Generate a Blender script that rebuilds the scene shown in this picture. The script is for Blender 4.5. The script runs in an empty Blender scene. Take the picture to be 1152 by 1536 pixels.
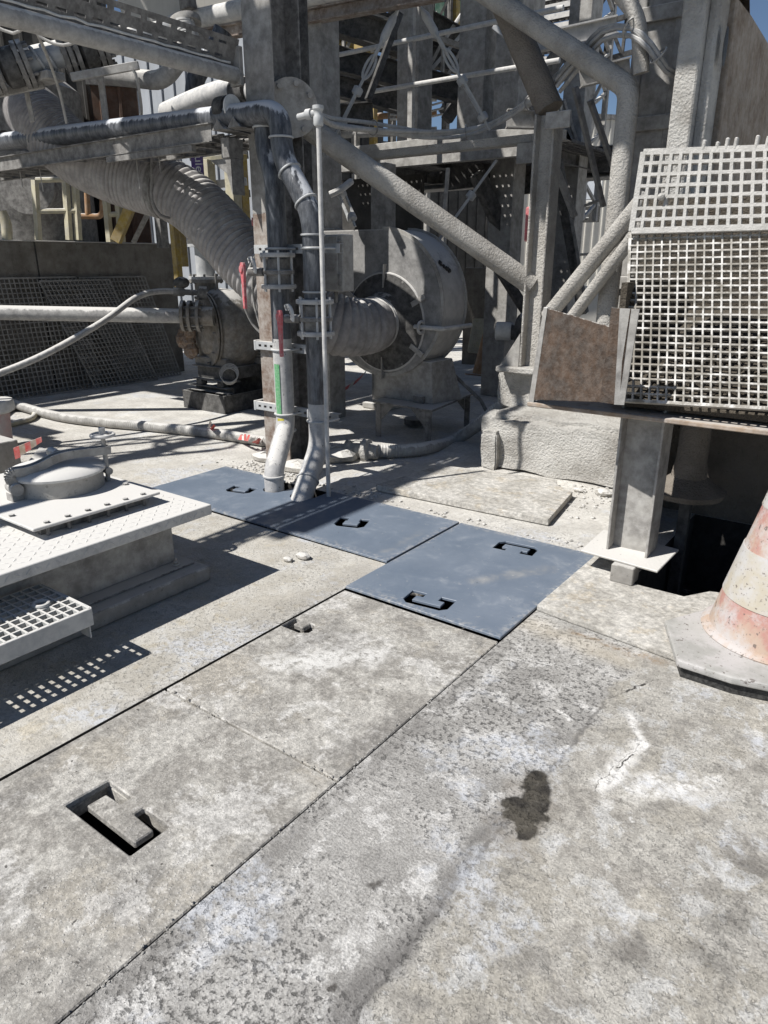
import bpy, bmesh, math, random
from math import radians, sin, cos, pi, atan2
from mathutils import Vector, Matrix
random.seed(7)
C = bpy.context.scene.collection
sc = bpy.context.scene

# ------------------------------------------------------------------ camera, sky, sun, exposure
CAM_H, PITCH, YAW, FPX = 1.6, radians(19.49), radians(36.4), 1065.0
cam = bpy.data.cameras.new('camera'); cam_o = bpy.data.objects.new('camera', cam); C.objects.link(cam_o)
cam_o.location = (0, 0, CAM_H); cam_o.rotation_euler = (pi/2 - PITCH, 0, YAW)
cam.sensor_fit = 'VERTICAL'; cam.sensor_height = 24; cam.lens = FPX/1536*24
cam.clip_start = .05; cam.clip_end = 600
sc.camera = cam_o

SUN = Vector((-.39, -.70, 1)).normalized()
world = bpy.data.worlds.new('World'); sc.world = world; world.use_nodes = True
wt = world.node_tree; wt.nodes.clear()
sky = wt.nodes.new('ShaderNodeTexSky'); sky.sky_type = 'NISHITA'; sky.sun_disc = False
sky.sun_elevation = math.asin(SUN.z); sky.sun_rotation = atan2(SUN.x, SUN.y)
sky.altitude = 2500; sky.air_density = 1.0; sky.dust_density = .6; sky.ozone_density = 1.5
bgn = wt.nodes.new('ShaderNodeBackground'); bgn.inputs[1].default_value = .058
wo = wt.nodes.new('ShaderNodeOutputWorld')
wt.links.new(sky.outputs[0], bgn.inputs[0]); wt.links.new(bgn.outputs[0], wo.inputs[0])
sun = bpy.data.lights.new('sun', 'SUN'); sun.energy = 4.6; sun.angle = radians(.53); sun.color = (1, .97, .925)
sun_o = bpy.data.objects.new('sun', sun); C.objects.link(sun_o)
sun_o.rotation_euler = SUN.to_track_quat('Z', 'Y').to_euler(); sun_o.location = (-6, -10, 16)
sc.view_settings.view_transform = 'Standard'; sc.view_settings.look = 'None'
sc.view_settings.gamma = 1; sc.view_settings.use_curve_mapping = False; sc.view_settings.exposure = 0.42

# ------------------------------------------------------------------ surveying: photo point -> world point on a known plane
FW = Vector((-sin(YAW), cos(YAW), 0)); RT = Vector((cos(YAW), sin(YAW), 0)); UP = Vector((0, 0, 1))
DV = FW*cos(PITCH) - UP*sin(PITCH); UV = FW*sin(PITCH) + UP*cos(PITCH); CP = Vector((0, 0, CAM_H))
def ray(x, y): return DV + RT*((x-576)/FPX) - UV*((y-768)/FPX)
def az(x, y, z=0): r = ray(x, y); return CP + r*((z-CAM_H)/r.z)
def ax(x, y, X): r = ray(x, y); return CP + r*(X/r.x)
def ay(x, y, Y): r = ray(x, y); return CP + r*(Y/r.y)
def ad(x, y, d): r = ray(x, y); return CP + r*(d/r.dot(FW))
def V(*a): return Vector(a)

# ------------------------------------------------------------------ mesh helpers
def frame(d, up=None):
    d = d.normalized(); u = Vector(up) if up is not None else (UP if abs(d.z) < .95 else Vector((0, 1, 0)))
    s = d.cross(u)
    if s.length < 1e-5: s = d.cross(Vector((1, 0, 0)))
    s.normalize(); return d, s, s.cross(d).normalized()
def fillet(pts, rad, n=5):
    out = [pts[0]]
    for a, b, c in zip(pts, pts[1:], pts[2:]):
        u = (a-b); w = (c-b); k = min(rad, u.length*.48, w.length*.48)
        p, q = b + u.normalized()*k, b + w.normalized()*k
        for i in range(n+1):
            t = i/n; out.append(p*(1-t)**2 + b*2*t*(1-t) + q*t*t)
    out.append(pts[-1]); return out
def crom(pts, step):
    P = [pts[0]*2-pts[1]] + list(pts) + [pts[-1]*2-pts[-2]]; out = []
    for i in range(1, len(P)-2):
        a, b, c, d = P[i-1:i+3]; n = max(2, int((c-b).length/step))
        for k in range(n):
            t = k/n
            out.append(.5*((2*b) + (c-a)*t + (2*a-5*b+4*c-d)*t*t + (3*b-a-3*c+d)*t**3))
    out.append(P[-2]); return out

class MB:
    def __init__(s): s.v = []; s.f = []
    def add(s, vs, fs):
        o = len(s.v); s.v += [Vector(p) for p in vs]; s.f += [tuple(i+o for i in f) for f in fs]; return s
    def hexa(s, a):   # 8 corners: bottom 4 ccw, top 4 ccw
        return s.add(a, [(3,2,1,0),(4,5,6,7),(0,1,5,4),(1,2,6,5),(2,3,7,6),(3,0,4,7)])
    def box(s, lo, hi):
        x0,y0,z0 = lo; x1,y1,z1 = hi
        return s.hexa([(x0,y0,z0),(x1,y0,z0),(x1,y1,z0),(x0,y1,z0),(x0,y0,z1),(x1,y0,z1),(x1,y1,z1),(x0,y1,z1)])
    def obox(s, c, a, b, d):
        c, a, b, d = Vector(c), Vector(a), Vector(b), Vector(d)
        return s.hexa([c-a-b-d, c+a-b-d, c+a+b-d, c-a+b-d, c-a-b+d, c+a-b+d, c+a+b+d, c-a+b+d])
    def prism(s, poly, vec):
        n = len(poly); vec = Vector(vec); vs = [Vector(p) for p in poly] + [Vector(p)+vec for p in poly]
        return s.add(vs, [tuple(range(n))[::-1], tuple(range(n, 2*n))] + [(i, (i+1) % n, (i+1) % n+n, i+n) for i in range(n)])
    def prof(s, p0, p1, poly, up=None):   # cross-section poly [(side, up)] swept p0->p1
        p0, p1 = Vector(p0), Vector(p1); d, sd, u = frame(p1-p0, up)
        return s.prism([p0 + sd*a + u*b for a, b in poly][::-1], p1-p0)
    def beam(s, p0, p1, w, h, up=None): return s.prof(p0, p1, [(-w/2,-h/2),(w/2,-h/2),(w/2,h/2),(-w/2,h/2)], up)
    def ibeam(s, p0, p1, w, h, tf=.012, tw=.009, up=None):
        a, b, c = w/2, h/2, tw/2
        return s.prof(p0, p1, [(-a,-b),(a,-b),(a,-b+tf),(c,-b+tf),(c,b-tf),(a,b-tf),(a,b),(-a,b),(-a,b-tf),(-c,b-tf),(-c,-b+tf),(-a,-b+tf)], up)
    def chan(s, p0, p1, w, h, t=.008, up=None):
        a, b = w/2, h/2
        return s.prof(p0, p1, [(-a,-b),(a,-b),(a,-b+t),(-a+t,-b+t),(-a+t,b-t),(a,b-t),(a,b),(-a,b)], up)
    def angle(s, p0, p1, w, h, t=.008, up=None): return s.prof(p0, p1, [(0,0),(w,0),(w,t),(t,t),(t,h),(0,h)], up)
    def tube(s, pts, r, n=12, caps=True):
        pts = [Vector(p) for p in pts]; m = len(pts); rr = r if isinstance(r, (list, tuple)) else [r]*m
        t = [(pts[min(i+1, m-1)]-pts[max(i-1, 0)]).normalized() for i in range(m)]
        _, sd, u = frame(t[0]); vs = []; fs = []
        for i in range(m):
            sd = (sd - t[i]*sd.dot(t[i])).normalized(); u = sd.cross(t[i])
            for k in range(n):
                a = 2*pi*k/n; vs.append(pts[i] + (sd*cos(a) + u*sin(a))*rr[i])
        for i in range(m-1):
            for k in range(n):
                a, b = i*n+k, i*n+(k+1) % n; fs.append((a, a+n, b+n, b))
        if caps: fs += [tuple(range(n)), tuple(range((m-1)*n, m*n))[::-1]]
        return s.add(vs, fs)
    def lathe(s, o, axis, prof, n=32, ph=0):   # prof [(r, h)] along axis
        o = Vector(o); d, sd, u = frame(Vector(axis)); vs = []; fs = []
        for r, h in prof:
            for k in range(n):
                a = 2*pi*k/n+ph; vs.append(o + d*h + (sd*cos(a)+u*sin(a))*max(r, 1e-4))
        for i in range(len(prof)-1):
            for k in range(n):
                a, b = i*n+k, i*n+(k+1) % n; fs.append((a, b, b+n, a+n))
        fs += [tuple(range(n))[::-1], tuple(range((len(prof)-1)*n, len(prof)*n))]
        return s.add(vs, fs)
    def disc(s, o, axis, r, h, n=24): return s.lathe(o, axis, [(r, 0), (r, h)], n)
    def torus(s, c, axis, R, r, n=20, m=8, a0=0, a1=2*pi):
        d, sd, u = frame(Vector(axis)); full = abs(a1-a0-2*pi) < 1e-3
        pts = [Vector(c) + (sd*cos(a0+(a1-a0)*i/n)+u*sin(a0+(a1-a0)*i/n))*R for i in range(n+1)]
        return s.tube(pts, r, m, not full)
    def ball(s, c, r, n=10, sq=(1,1,1), jit=0, rnd=random):
        c = Vector(c); vs = []; fs = []; m = n//2+1
        for i in range(m+1):
            th = pi*i/m
            for k in range(n):
                a = 2*pi*k/n; q = 1+(rnd.random()-.5)*jit
                vs.append(c + Vector((sin(th)*cos(a)*sq[0], sin(th)*sin(a)*sq[1], cos(th)*sq[2]))*r*q)
        for i in range(m):
            for k in range(n):
                a, b = i*n+k, i*n+(k+1) % n; fs.append((a, a+n, b+n, b))
        return s.add(vs, fs)
    def holed(s, outer, holes, o, ux, uy, t):   # flat plate with holes, thickness t along ux x uy
        o, ux, uy = Vector(o), Vector(ux), Vector(uy); nz = ux.cross(uy).normalized()
        bm = bmesh.new(); loops = []
        for lp in [outer]+list(holes):
            vs = [bm.verts.new((a, b, 0)) for a, b in lp]; loops.append(vs)
            for i in range(len(vs)): bm.edges.new((vs[i], vs[(i+1) % len(vs)]))
        bmesh.ops.triangle_fill(bm, edges=bm.edges[:], use_beauty=True, normal=(0, 0, 1))
        bm.verts.index_update(); n = len(bm.verts)
        P = [o + ux*v.co.x + uy*v.co.y for v in bm.verts]; fs = []
        for f in bm.faces:
            ix = [v.index for v in f.verts]
            if f.normal.z < 0: ix = ix[::-1]
            fs.append(tuple(i+n for i in ix)); fs.append(tuple(ix[::-1]))
        for lp in loops:
            ix = [v.index for v in lp]; A = sum(lp[i].co.x*lp[(i+1) % len(lp)].co.y-lp[(i+1) % len(lp)].co.x*lp[i].co.y for i in range(len(lp)))
            if (A > 0) != (lp is loops[0]): ix = ix[::-1]
            for i in range(len(ix)):
                a, b = ix[i], ix[(i+1) % len(ix)]; fs.append((a, b, b+n, a+n))
        bm.free()
        return s.add([p - nz*t for p in P] + P, fs)
    def build(s, name, mat, root=None, smooth=False, bevel=0, kind=None, label=None, seg=1, jitter=0):
        lo = Vector([min(p[i] for p in s.v) for i in range(3)]); hi = Vector([max(p[i] for p in s.v) for i in range(3)])
        c = (lo+hi)/2
        me = bpy.data.meshes.new(name); me.from_pydata([p-c for p in s.v], [], s.f)
        bm = bmesh.new(); bm.from_mesh(me); bmesh.ops.recalc_face_normals(bm, faces=bm.faces[:])
        if bevel:
            es = [e for e in bm.edges if len(e.link_faces) == 2 and e.calc_face_angle(0) > .5]
            bmesh.ops.bevel(bm, geom=es, offset=bevel, segments=seg, affect='EDGES', clamp_overlap=True, profile=.6)
        bm.to_mesh(me); bm.free()
        if smooth:
            me.polygons.foreach_set('use_smooth', [True]*len(me.polygons)); me.set_sharp_from_angle(angle=radians(38))
        me.materials.append(mat)
        o = bpy.data.objects.new(name, me); C.objects.link(o)
        if root is not None:
            o.parent = root; o.location = c - ORG[root.name]
        else: o.location = c
        ORG[o.name] = c
        if kind: o['kind'] = kind
        if label: o['label'] = label
        return o
ORG = {}
def thing(name, label, cat, loc=(0,0,0), group=None):
    o = bpy.data.objects.new(name, None); C.objects.link(o); o.location = loc; o.empty_display_size = .1
    o['label'] = label; o['category'] = cat
    if group: o['group'] = group
    ORG[o.name] = Vector(loc); return o
def tag(o, label, cat, group=None):
    o['label'] = label; o['category'] = cat
    if group: o['group'] = group
    return o
def struct(o): o['kind'] = 'structure'; return o
def copy_tree(o, parent=None, off=None):
    c = o.copy(); C.objects.link(c)
    if parent is not None: c.parent = parent
    if off is not None: c.location = c.location + Vector(off)
    ORG[c.name] = ORG[o.name] + (Vector(off) if off is not None else Vector())
    for ch in list(o.children): copy_tree(ch, c)
    return c
def seg_tube(p0, p1, r, n=10): return MB().tube([p0, p1], r, n)

# ------------------------------------------------------------------ materials
class Nd:
    def __init__(s, name):
        s.m = bpy.data.materials.new(name); s.m.use_nodes = True; s.t = s.m.node_tree; s.t.nodes.clear()
        s.o = s.n('ShaderNodeOutputMaterial'); s.b = s.n('ShaderNodeBsdfPrincipled'); s.l(s.b.outputs[0], s.o.inputs[0])
        g = s.n('ShaderNodeNewGeometry'); s.pos = g.outputs['Position']; s.nrm = g.outputs['Normal']
    def n(s, k): return s.t.nodes.new(k)
    def l(s, a, b): s.t.links.new(a, b)
    def put(s, sock, v):
        if hasattr(v, 'is_linked') or isinstance(v, bpy.types.NodeSocket): s.l(v, sock)
        elif isinstance(v, (tuple, list)) and len(v) == 3 and len(sock.default_value) == 4: sock.default_value = (*v, 1)
        else: sock.default_value = v
    def math(s, op, a, b=None, c=None, clamp=False):
        q = s.n('ShaderNodeMath'); q.operation = op; q.use_clamp = clamp
        for i, v in enumerate((a, b, c)):
            if v is not None: s.put(q.inputs[i], v)
        return q.outputs[0]
    def scale(s, vec, k):
        q = s.n('ShaderNodeVectorMath'); q.operation = 'MULTIPLY'; s.l(vec, q.inputs[0]); q.inputs[1].default_value = k; return q.outputs[0]
    def noise(s, sc=5, det=4, ro=.6, vec=None, dist=0):
        q = s.n('ShaderNodeTexNoise'); q.inputs['Scale'].default_value = sc; q.inputs['Detail'].default_value = det
        q.inputs['Roughness'].default_value = ro; q.inputs['Distortion'].default_value = dist
        s.l(vec if vec is not None else s.pos, q.inputs['Vector']); return q.outputs['Fac']
    def voro(s, sc=5, feat='F1', vec=None, rnd=1):
        q = s.n('ShaderNodeTexVoronoi'); q.feature = feat; q.inputs['Scale'].default_value = sc; q.inputs['Randomness'].default_value = rnd
        s.l(vec if vec is not None else s.pos, q.inputs['Vector']); return q.outputs['Distance']
    def ss(s, v, lo, hi, a=0, b=1):
        q = s.n('ShaderNodeMapRange'); q.interpolation_type = 'SMOOTHSTEP'; s.put(q.inputs[0], v)
        for i, x in enumerate((lo, hi, a, b)): s.put(q.inputs[i+1], x)
        return q.outputs[0]
    def mix(s, f, a, b, mode='MIX'):
        q = s.n('ShaderNodeMix'); q.data_type = 'RGBA'; q.blend_type = mode; s.put(q.inputs[0], f); s.put(q.inputs[6], a); s.put(q.inputs[7], b); return q.outputs[2]
    def nz(s):
        q = s.n('ShaderNodeSeparateXYZ'); s.l(s.nrm, q.inputs[0]); return q.outputs[2]
    def xyz(s, vec=None):
        q = s.n('ShaderNodeSeparateXYZ'); s.l(vec if vec is not None else s.pos, q.inputs[0]); return q.outputs
    def seg(s, p0, p1, w0, w1, warp):   # 1 inside a warped line p0-p1 on the ground, 0 beyond
        p0, p1 = Vector((p0[0], p0[1], 0)), Vector((p1[0], p1[1], 0)); d = p1-p0; L = max(d.length, 1e-4); d = d/L
        q = s.n('ShaderNodeVectorMath'); q.operation = 'SUBTRACT'; s.l(warp, q.inputs[0]); q.inputs[1].default_value = p0
        dt = s.n('ShaderNodeVectorMath'); dt.operation = 'DOT_PRODUCT'; s.l(q.outputs[0], dt.inputs[0]); dt.inputs[1].default_value = d
        t = s.math('MINIMUM', s.math('MAXIMUM', dt.outputs['Value'], 0), L)
        sc = s.n('ShaderNodeVectorMath'); sc.operation = 'SCALE'; sc.inputs[0].default_value = d; s.l(t, sc.inputs['Scale'])
        ds = s.n('ShaderNodeVectorMath'); ds.operation = 'DISTANCE'; s.l(q.outputs[0], ds.inputs[0]); s.l(sc.outputs[0], ds.inputs[1])
        return s.ss(ds.outputs['Value'], w0, w1, 1, 0)
    def warp(s, sc, amt, det=3):
        q = s.n('ShaderNodeTexNoise'); q.inputs['Scale'].default_value = sc; q.inputs['Detail'].default_value = det; s.l(s.pos, q.inputs['Vector'])
        u = s.n('ShaderNodeVectorMath'); u.operation = 'SUBTRACT'; s.l(q.outputs['Color'], u.inputs[0]); u.inputs[1].default_value = (.5,.5,.5)
        w = s.n('ShaderNodeVectorMath'); w.operation = 'MULTIPLY_ADD'; s.l(u.outputs[0], w.inputs[0]); w.inputs[1].default_value = (amt, amt, 0); s.l(s.pos, w.inputs[2])
        return w.outputs[0]
    def bump(s, h, st=.5, dist=.01):
        q = s.n('ShaderNodeBump'); q.inputs['Strength'].default_value = st; q.inputs['Distance'].default_value = dist; s.l(h, q.inputs['Height'])
        s.l(q.outputs[0], s.b.inputs['Normal'])
    def done(s, col, rough=.9, metal=0, spec=.3):
        s.put(s.b.inputs['Base Color'], col); s.put(s.b.inputs['Roughness'], rough); s.put(s.b.inputs['Metallic'], metal)
        s.b.inputs['Specular IOR Level'].default_value = spec; return s.m

DUST = (.61, .595, .565)
def mat(name, c1, c2=None, sc=6, dust=.3, up=.7, rough=.8, bump=.3, bsc=60, bd=.004, dcol=DUST, streak=0, spec=.3, metal=0, speck=.0, stretch=None):
    """weathered surface: two-tone mottling, powder lying on upward faces and as a thin uneven film"""
    N = Nd(name); c2 = c2 or tuple(x*.6 for x in c1)
    a = N.noise(sc, 6, .65); col = N.mix(N.ss(a, .35, .65), c1, c2)
    if streak:
        st = N.noise(1, 4, .7, N.scale(N.pos, (28, 28, 1.6))); col = N.mix(N.math('MULTIPLY', N.ss(st, .5, .75), streak), col, tuple(x*.45 for x in c1))
    f = N.noise(sc*3.1, 5, .7, N.scale(N.pos, stretch) if stretch else None)
    film = N.math('MULTIPLY', N.ss(f, .3, .75), dust, clamp=True)
    lying = N.ss(N.math('ADD', N.nz(), N.math('MULTIPLY', N.math('SUBTRACT', f, .5), 1.1)), 1-up, 1.25-up)
    d = N.math('MAXIMUM', film, N.math('MULTIPLY', lying, min(1, .35+up)))
    col = N.mix(d, col, dcol)
    h = N.noise(bsc, 5, .7)
    if speck:
        k = N.ss(N.noise(bsc*.8, 2, .5), .66, .72); col = N.mix(N.math('MULTIPLY', k, speck), col, tuple(x*.3 for x in c1))
    N.bump(h, bump, bd)
    return N.done(col, N.math('MAXIMUM', rough, N.ss(d, 0, 1, rough, .95)), metal, spec)

def crust_mat(name, c1=(.56,.545,.51), c2=(.36,.34,.31), sc=45, st=.9, d=.02):
    N = Nd(name); v = N.voro(sc*1.5, 'SMOOTH_F1'); n = N.noise(sc*1.1, 6, .75); n2 = N.noise(2.2, 6, .72); n3 = N.noise(sc*.22, 4, .6)
    col = N.mix(N.ss(n2, .38, .68), c1, c2); col = N.mix(N.ss(n, .46, .30, 0, .45), col, tuple(x*.55 for x in c2))
    N.bump(N.math('ADD', N.math('ADD', N.math('MULTIPLY', v, -.5), n), n3), st, d); return N.done(col, .95, 0, .1)
M = {}
M['crust'] = crust_mat('crusted_dust')
M['crust_pipe'] = crust_mat('crusted_pipe_dust', (.50,.48,.445), (.34,.32,.29), 48, .9, .016)
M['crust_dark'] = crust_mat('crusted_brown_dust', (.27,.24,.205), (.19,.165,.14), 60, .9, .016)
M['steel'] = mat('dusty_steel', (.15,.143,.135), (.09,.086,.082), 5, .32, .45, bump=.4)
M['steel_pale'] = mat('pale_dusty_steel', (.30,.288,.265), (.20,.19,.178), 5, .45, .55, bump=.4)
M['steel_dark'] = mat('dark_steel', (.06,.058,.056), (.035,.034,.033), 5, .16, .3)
M['galv'] = mat('galvanised_steel', (.42,.43,.43), (.31,.32,.33), 9, .3, .5, .55, .15, spec=.5)
M['rust'] = mat('rusty_painted_column', (.145,.095,.068), (.25,.215,.185), 7, .35, .5, .85, .4, 40, streak=.3)
M['rust_plate'] = mat('rusty_brown_plate', (.085,.054,.036), (.046,.033,.025), 9, .09, .35, .85, .8, 26, .012, streak=.4)
M['sill'] = mat('worn_sill', (.30,.22,.15), (.20,.145,.105), 5, .4, .25, .8, .3)
M['pump'] = mat('oily_pump_casting', (.13,.125,.118), (.17,.145,.115), 5, .3, .4, .7, .3)
M['rusty_pump'] = mat('rusted_pump_casting', (.19,.115,.065), (.12,.085,.06), 14, .25, .3, .8, .6, 40)
M['pipe_black'] = mat('black_pipe_dust_and_skylight', (.022,.024,.029), (.045,.05,.06), 10, .26, .70, .38, .25, 60, dcol=(.50,.515,.54), spec=.45, stretch=(1,1,.22))  # dust on top is tinted blue, skylight put into its colour
M['pipe_white'] = mat('white_dusted_pipe', (.34,.34,.34), (.5,.49,.47), 8, .75, .6, .8, .25, 70)
M['pipe_grey'] = mat('grey_dusted_pipe', (.30,.295,.285), (.22,.215,.21), 6, .4, .6)
M['foot'] = mat('scuffed_dusty_pipe', (.31,.31,.315), (.40,.395,.385), 7, .5, .5, .75, .25, 70, streak=.5, speck=.8)
M['rim'] = mat('pale_dusty_housing', (.42,.41,.395), (.34,.33,.32), 4, .5, .6, .85, .4, 50, speck=.3)
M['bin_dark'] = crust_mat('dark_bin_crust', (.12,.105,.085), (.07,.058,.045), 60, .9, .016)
M['panel'] = mat('brown_crusted_panel', (.31,.255,.20), (.20,.15,.105), 5, .3, .5, .95, .9, 55, .014, streak=.6)
M['frame'] = mat('dusty_frame_steel', (.27,.258,.24), (.18,.172,.16), 4, .4, .5, bump=.5, streak=.35)
M['fan'] = mat('streaked_dusty_fan_paint', (.24,.236,.228), (.15,.147,.143), 4, .55, .45, .7, .35, 60, dcol=(.42,.41,.395), speck=.3)
M['duct'] = mat('grey_flexible_duct', (.27,.255,.25), (.20,.19,.187), 4, .3, .35, .85, .3, 80)
M['rubber'] = mat('black_rubber', (.02,.02,.021), None, 6, .15, .2, .6)
M['hose'] = mat('pale_ribbed_hose', (.34,.33,.305), (.26,.25,.235), 6, .4, .5)
M['yellow'] = mat('faded_yellow_paint', (.40,.28,.055), (.28,.20,.07), 6, .25, .4)
M['cream'] = mat('cream_handrail_paint', (.45,.41,.28), (.33,.30,.22), 5, .3, .5)
M['orange'] = mat('orange_pipe_paint', (.36,.20,.09), (.27,.16,.09), 5, .25, .4)
M['red'] = mat('red_lever_paint', (.50,.05,.07), (.42,.10,.11), 12, .35, .25, .6)
M['green_tape'] = mat('green_tape', (.06,.30,.10), (.10,.32,.14), 20, .3, .3, .5)
M['yellow_tag'] = mat('yellow_tag', (.62,.52,.03), None, 20, .15, .2, .5)
M['ink'] = mat('black_ink_and_gap_shade', (.015,.015,.015), None, 20, .1, .1, .6)
M['white_tag'] = mat('white_plastic', (.62,.62,.6), (.5,.5,.48), 20, .3, .4, .5)
M['hazard_red'] = mat('red_tape_print', (.55,.06,.05), (.45,.08,.07), 10, .25, .3, .5)
M['hazard_white'] = mat('white_tape_print', (.66,.65,.62), None, 10, .3, .3, .5)
M['purple'] = mat('purple_banner', (.10,.055,.22), (.08,.05,.16), 4, .1, .1)
M['wall'] = mat('brown_stained_wall_concrete', (.155,.142,.122), (.105,.095,.08), 2.2, .15, .4, .95, .4, 40, streak=.55, speck=.5)
M['conc'] = mat('pale_concrete', (.40,.385,.355), (.29,.28,.26), 4, .25, .6, .95, .5, 50, .006, speck=.4)
M['conc_dark'] = mat('grey_kerb_concrete', (.27,.255,.23), (.19,.18,.165), 4, .2, .35, .95, .5, 50, .006, speck=.4)
M['grp'] = mat('grey_moulded_grating', (.24,.23,.215), (.17,.163,.15), 4, .2, .3)
M['grp_white'] = mat('dust_caked_grating', (.48,.465,.44), (.38,.37,.345), 8, .6, .6, .95, .8, 90, .010)
M['grp_mid'] = mat('powdered_grating', (.28,.262,.23), (.20,.185,.155), 5, .35, .6, .95, .5, 90, .006)
M['grp_step'] = mat('pale_step_grating', (.42,.43,.42), (.33,.34,.33), 8, .4, .6, .8, .3)
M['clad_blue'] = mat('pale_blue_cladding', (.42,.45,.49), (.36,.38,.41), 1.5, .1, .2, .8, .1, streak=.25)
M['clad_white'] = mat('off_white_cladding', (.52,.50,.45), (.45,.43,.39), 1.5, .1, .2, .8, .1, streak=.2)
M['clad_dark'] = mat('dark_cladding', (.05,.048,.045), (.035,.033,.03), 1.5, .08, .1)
M['clad_rust'] = mat('rusty_brown_cladding', (.13,.07,.045), (.08,.05,.035), 2.5, .08, .1, streak=.6)
M['drum'] = mat('pink_white_drum', (.48,.40,.37), (.52,.33,.31), 7, .4, .6)
M['green'] = mat('green_girder_paint', (.05,.16,.11), None, 4, .2, .4)
M['stone'] = mat('pale_rubble', (.40,.38,.34), (.30,.28,.25), 14, .35, .6, .95, .8, 60, .01)
M['pit'] = mat('dark_pit', (.03,.028,.026), None, 5, .05, .05)
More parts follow.
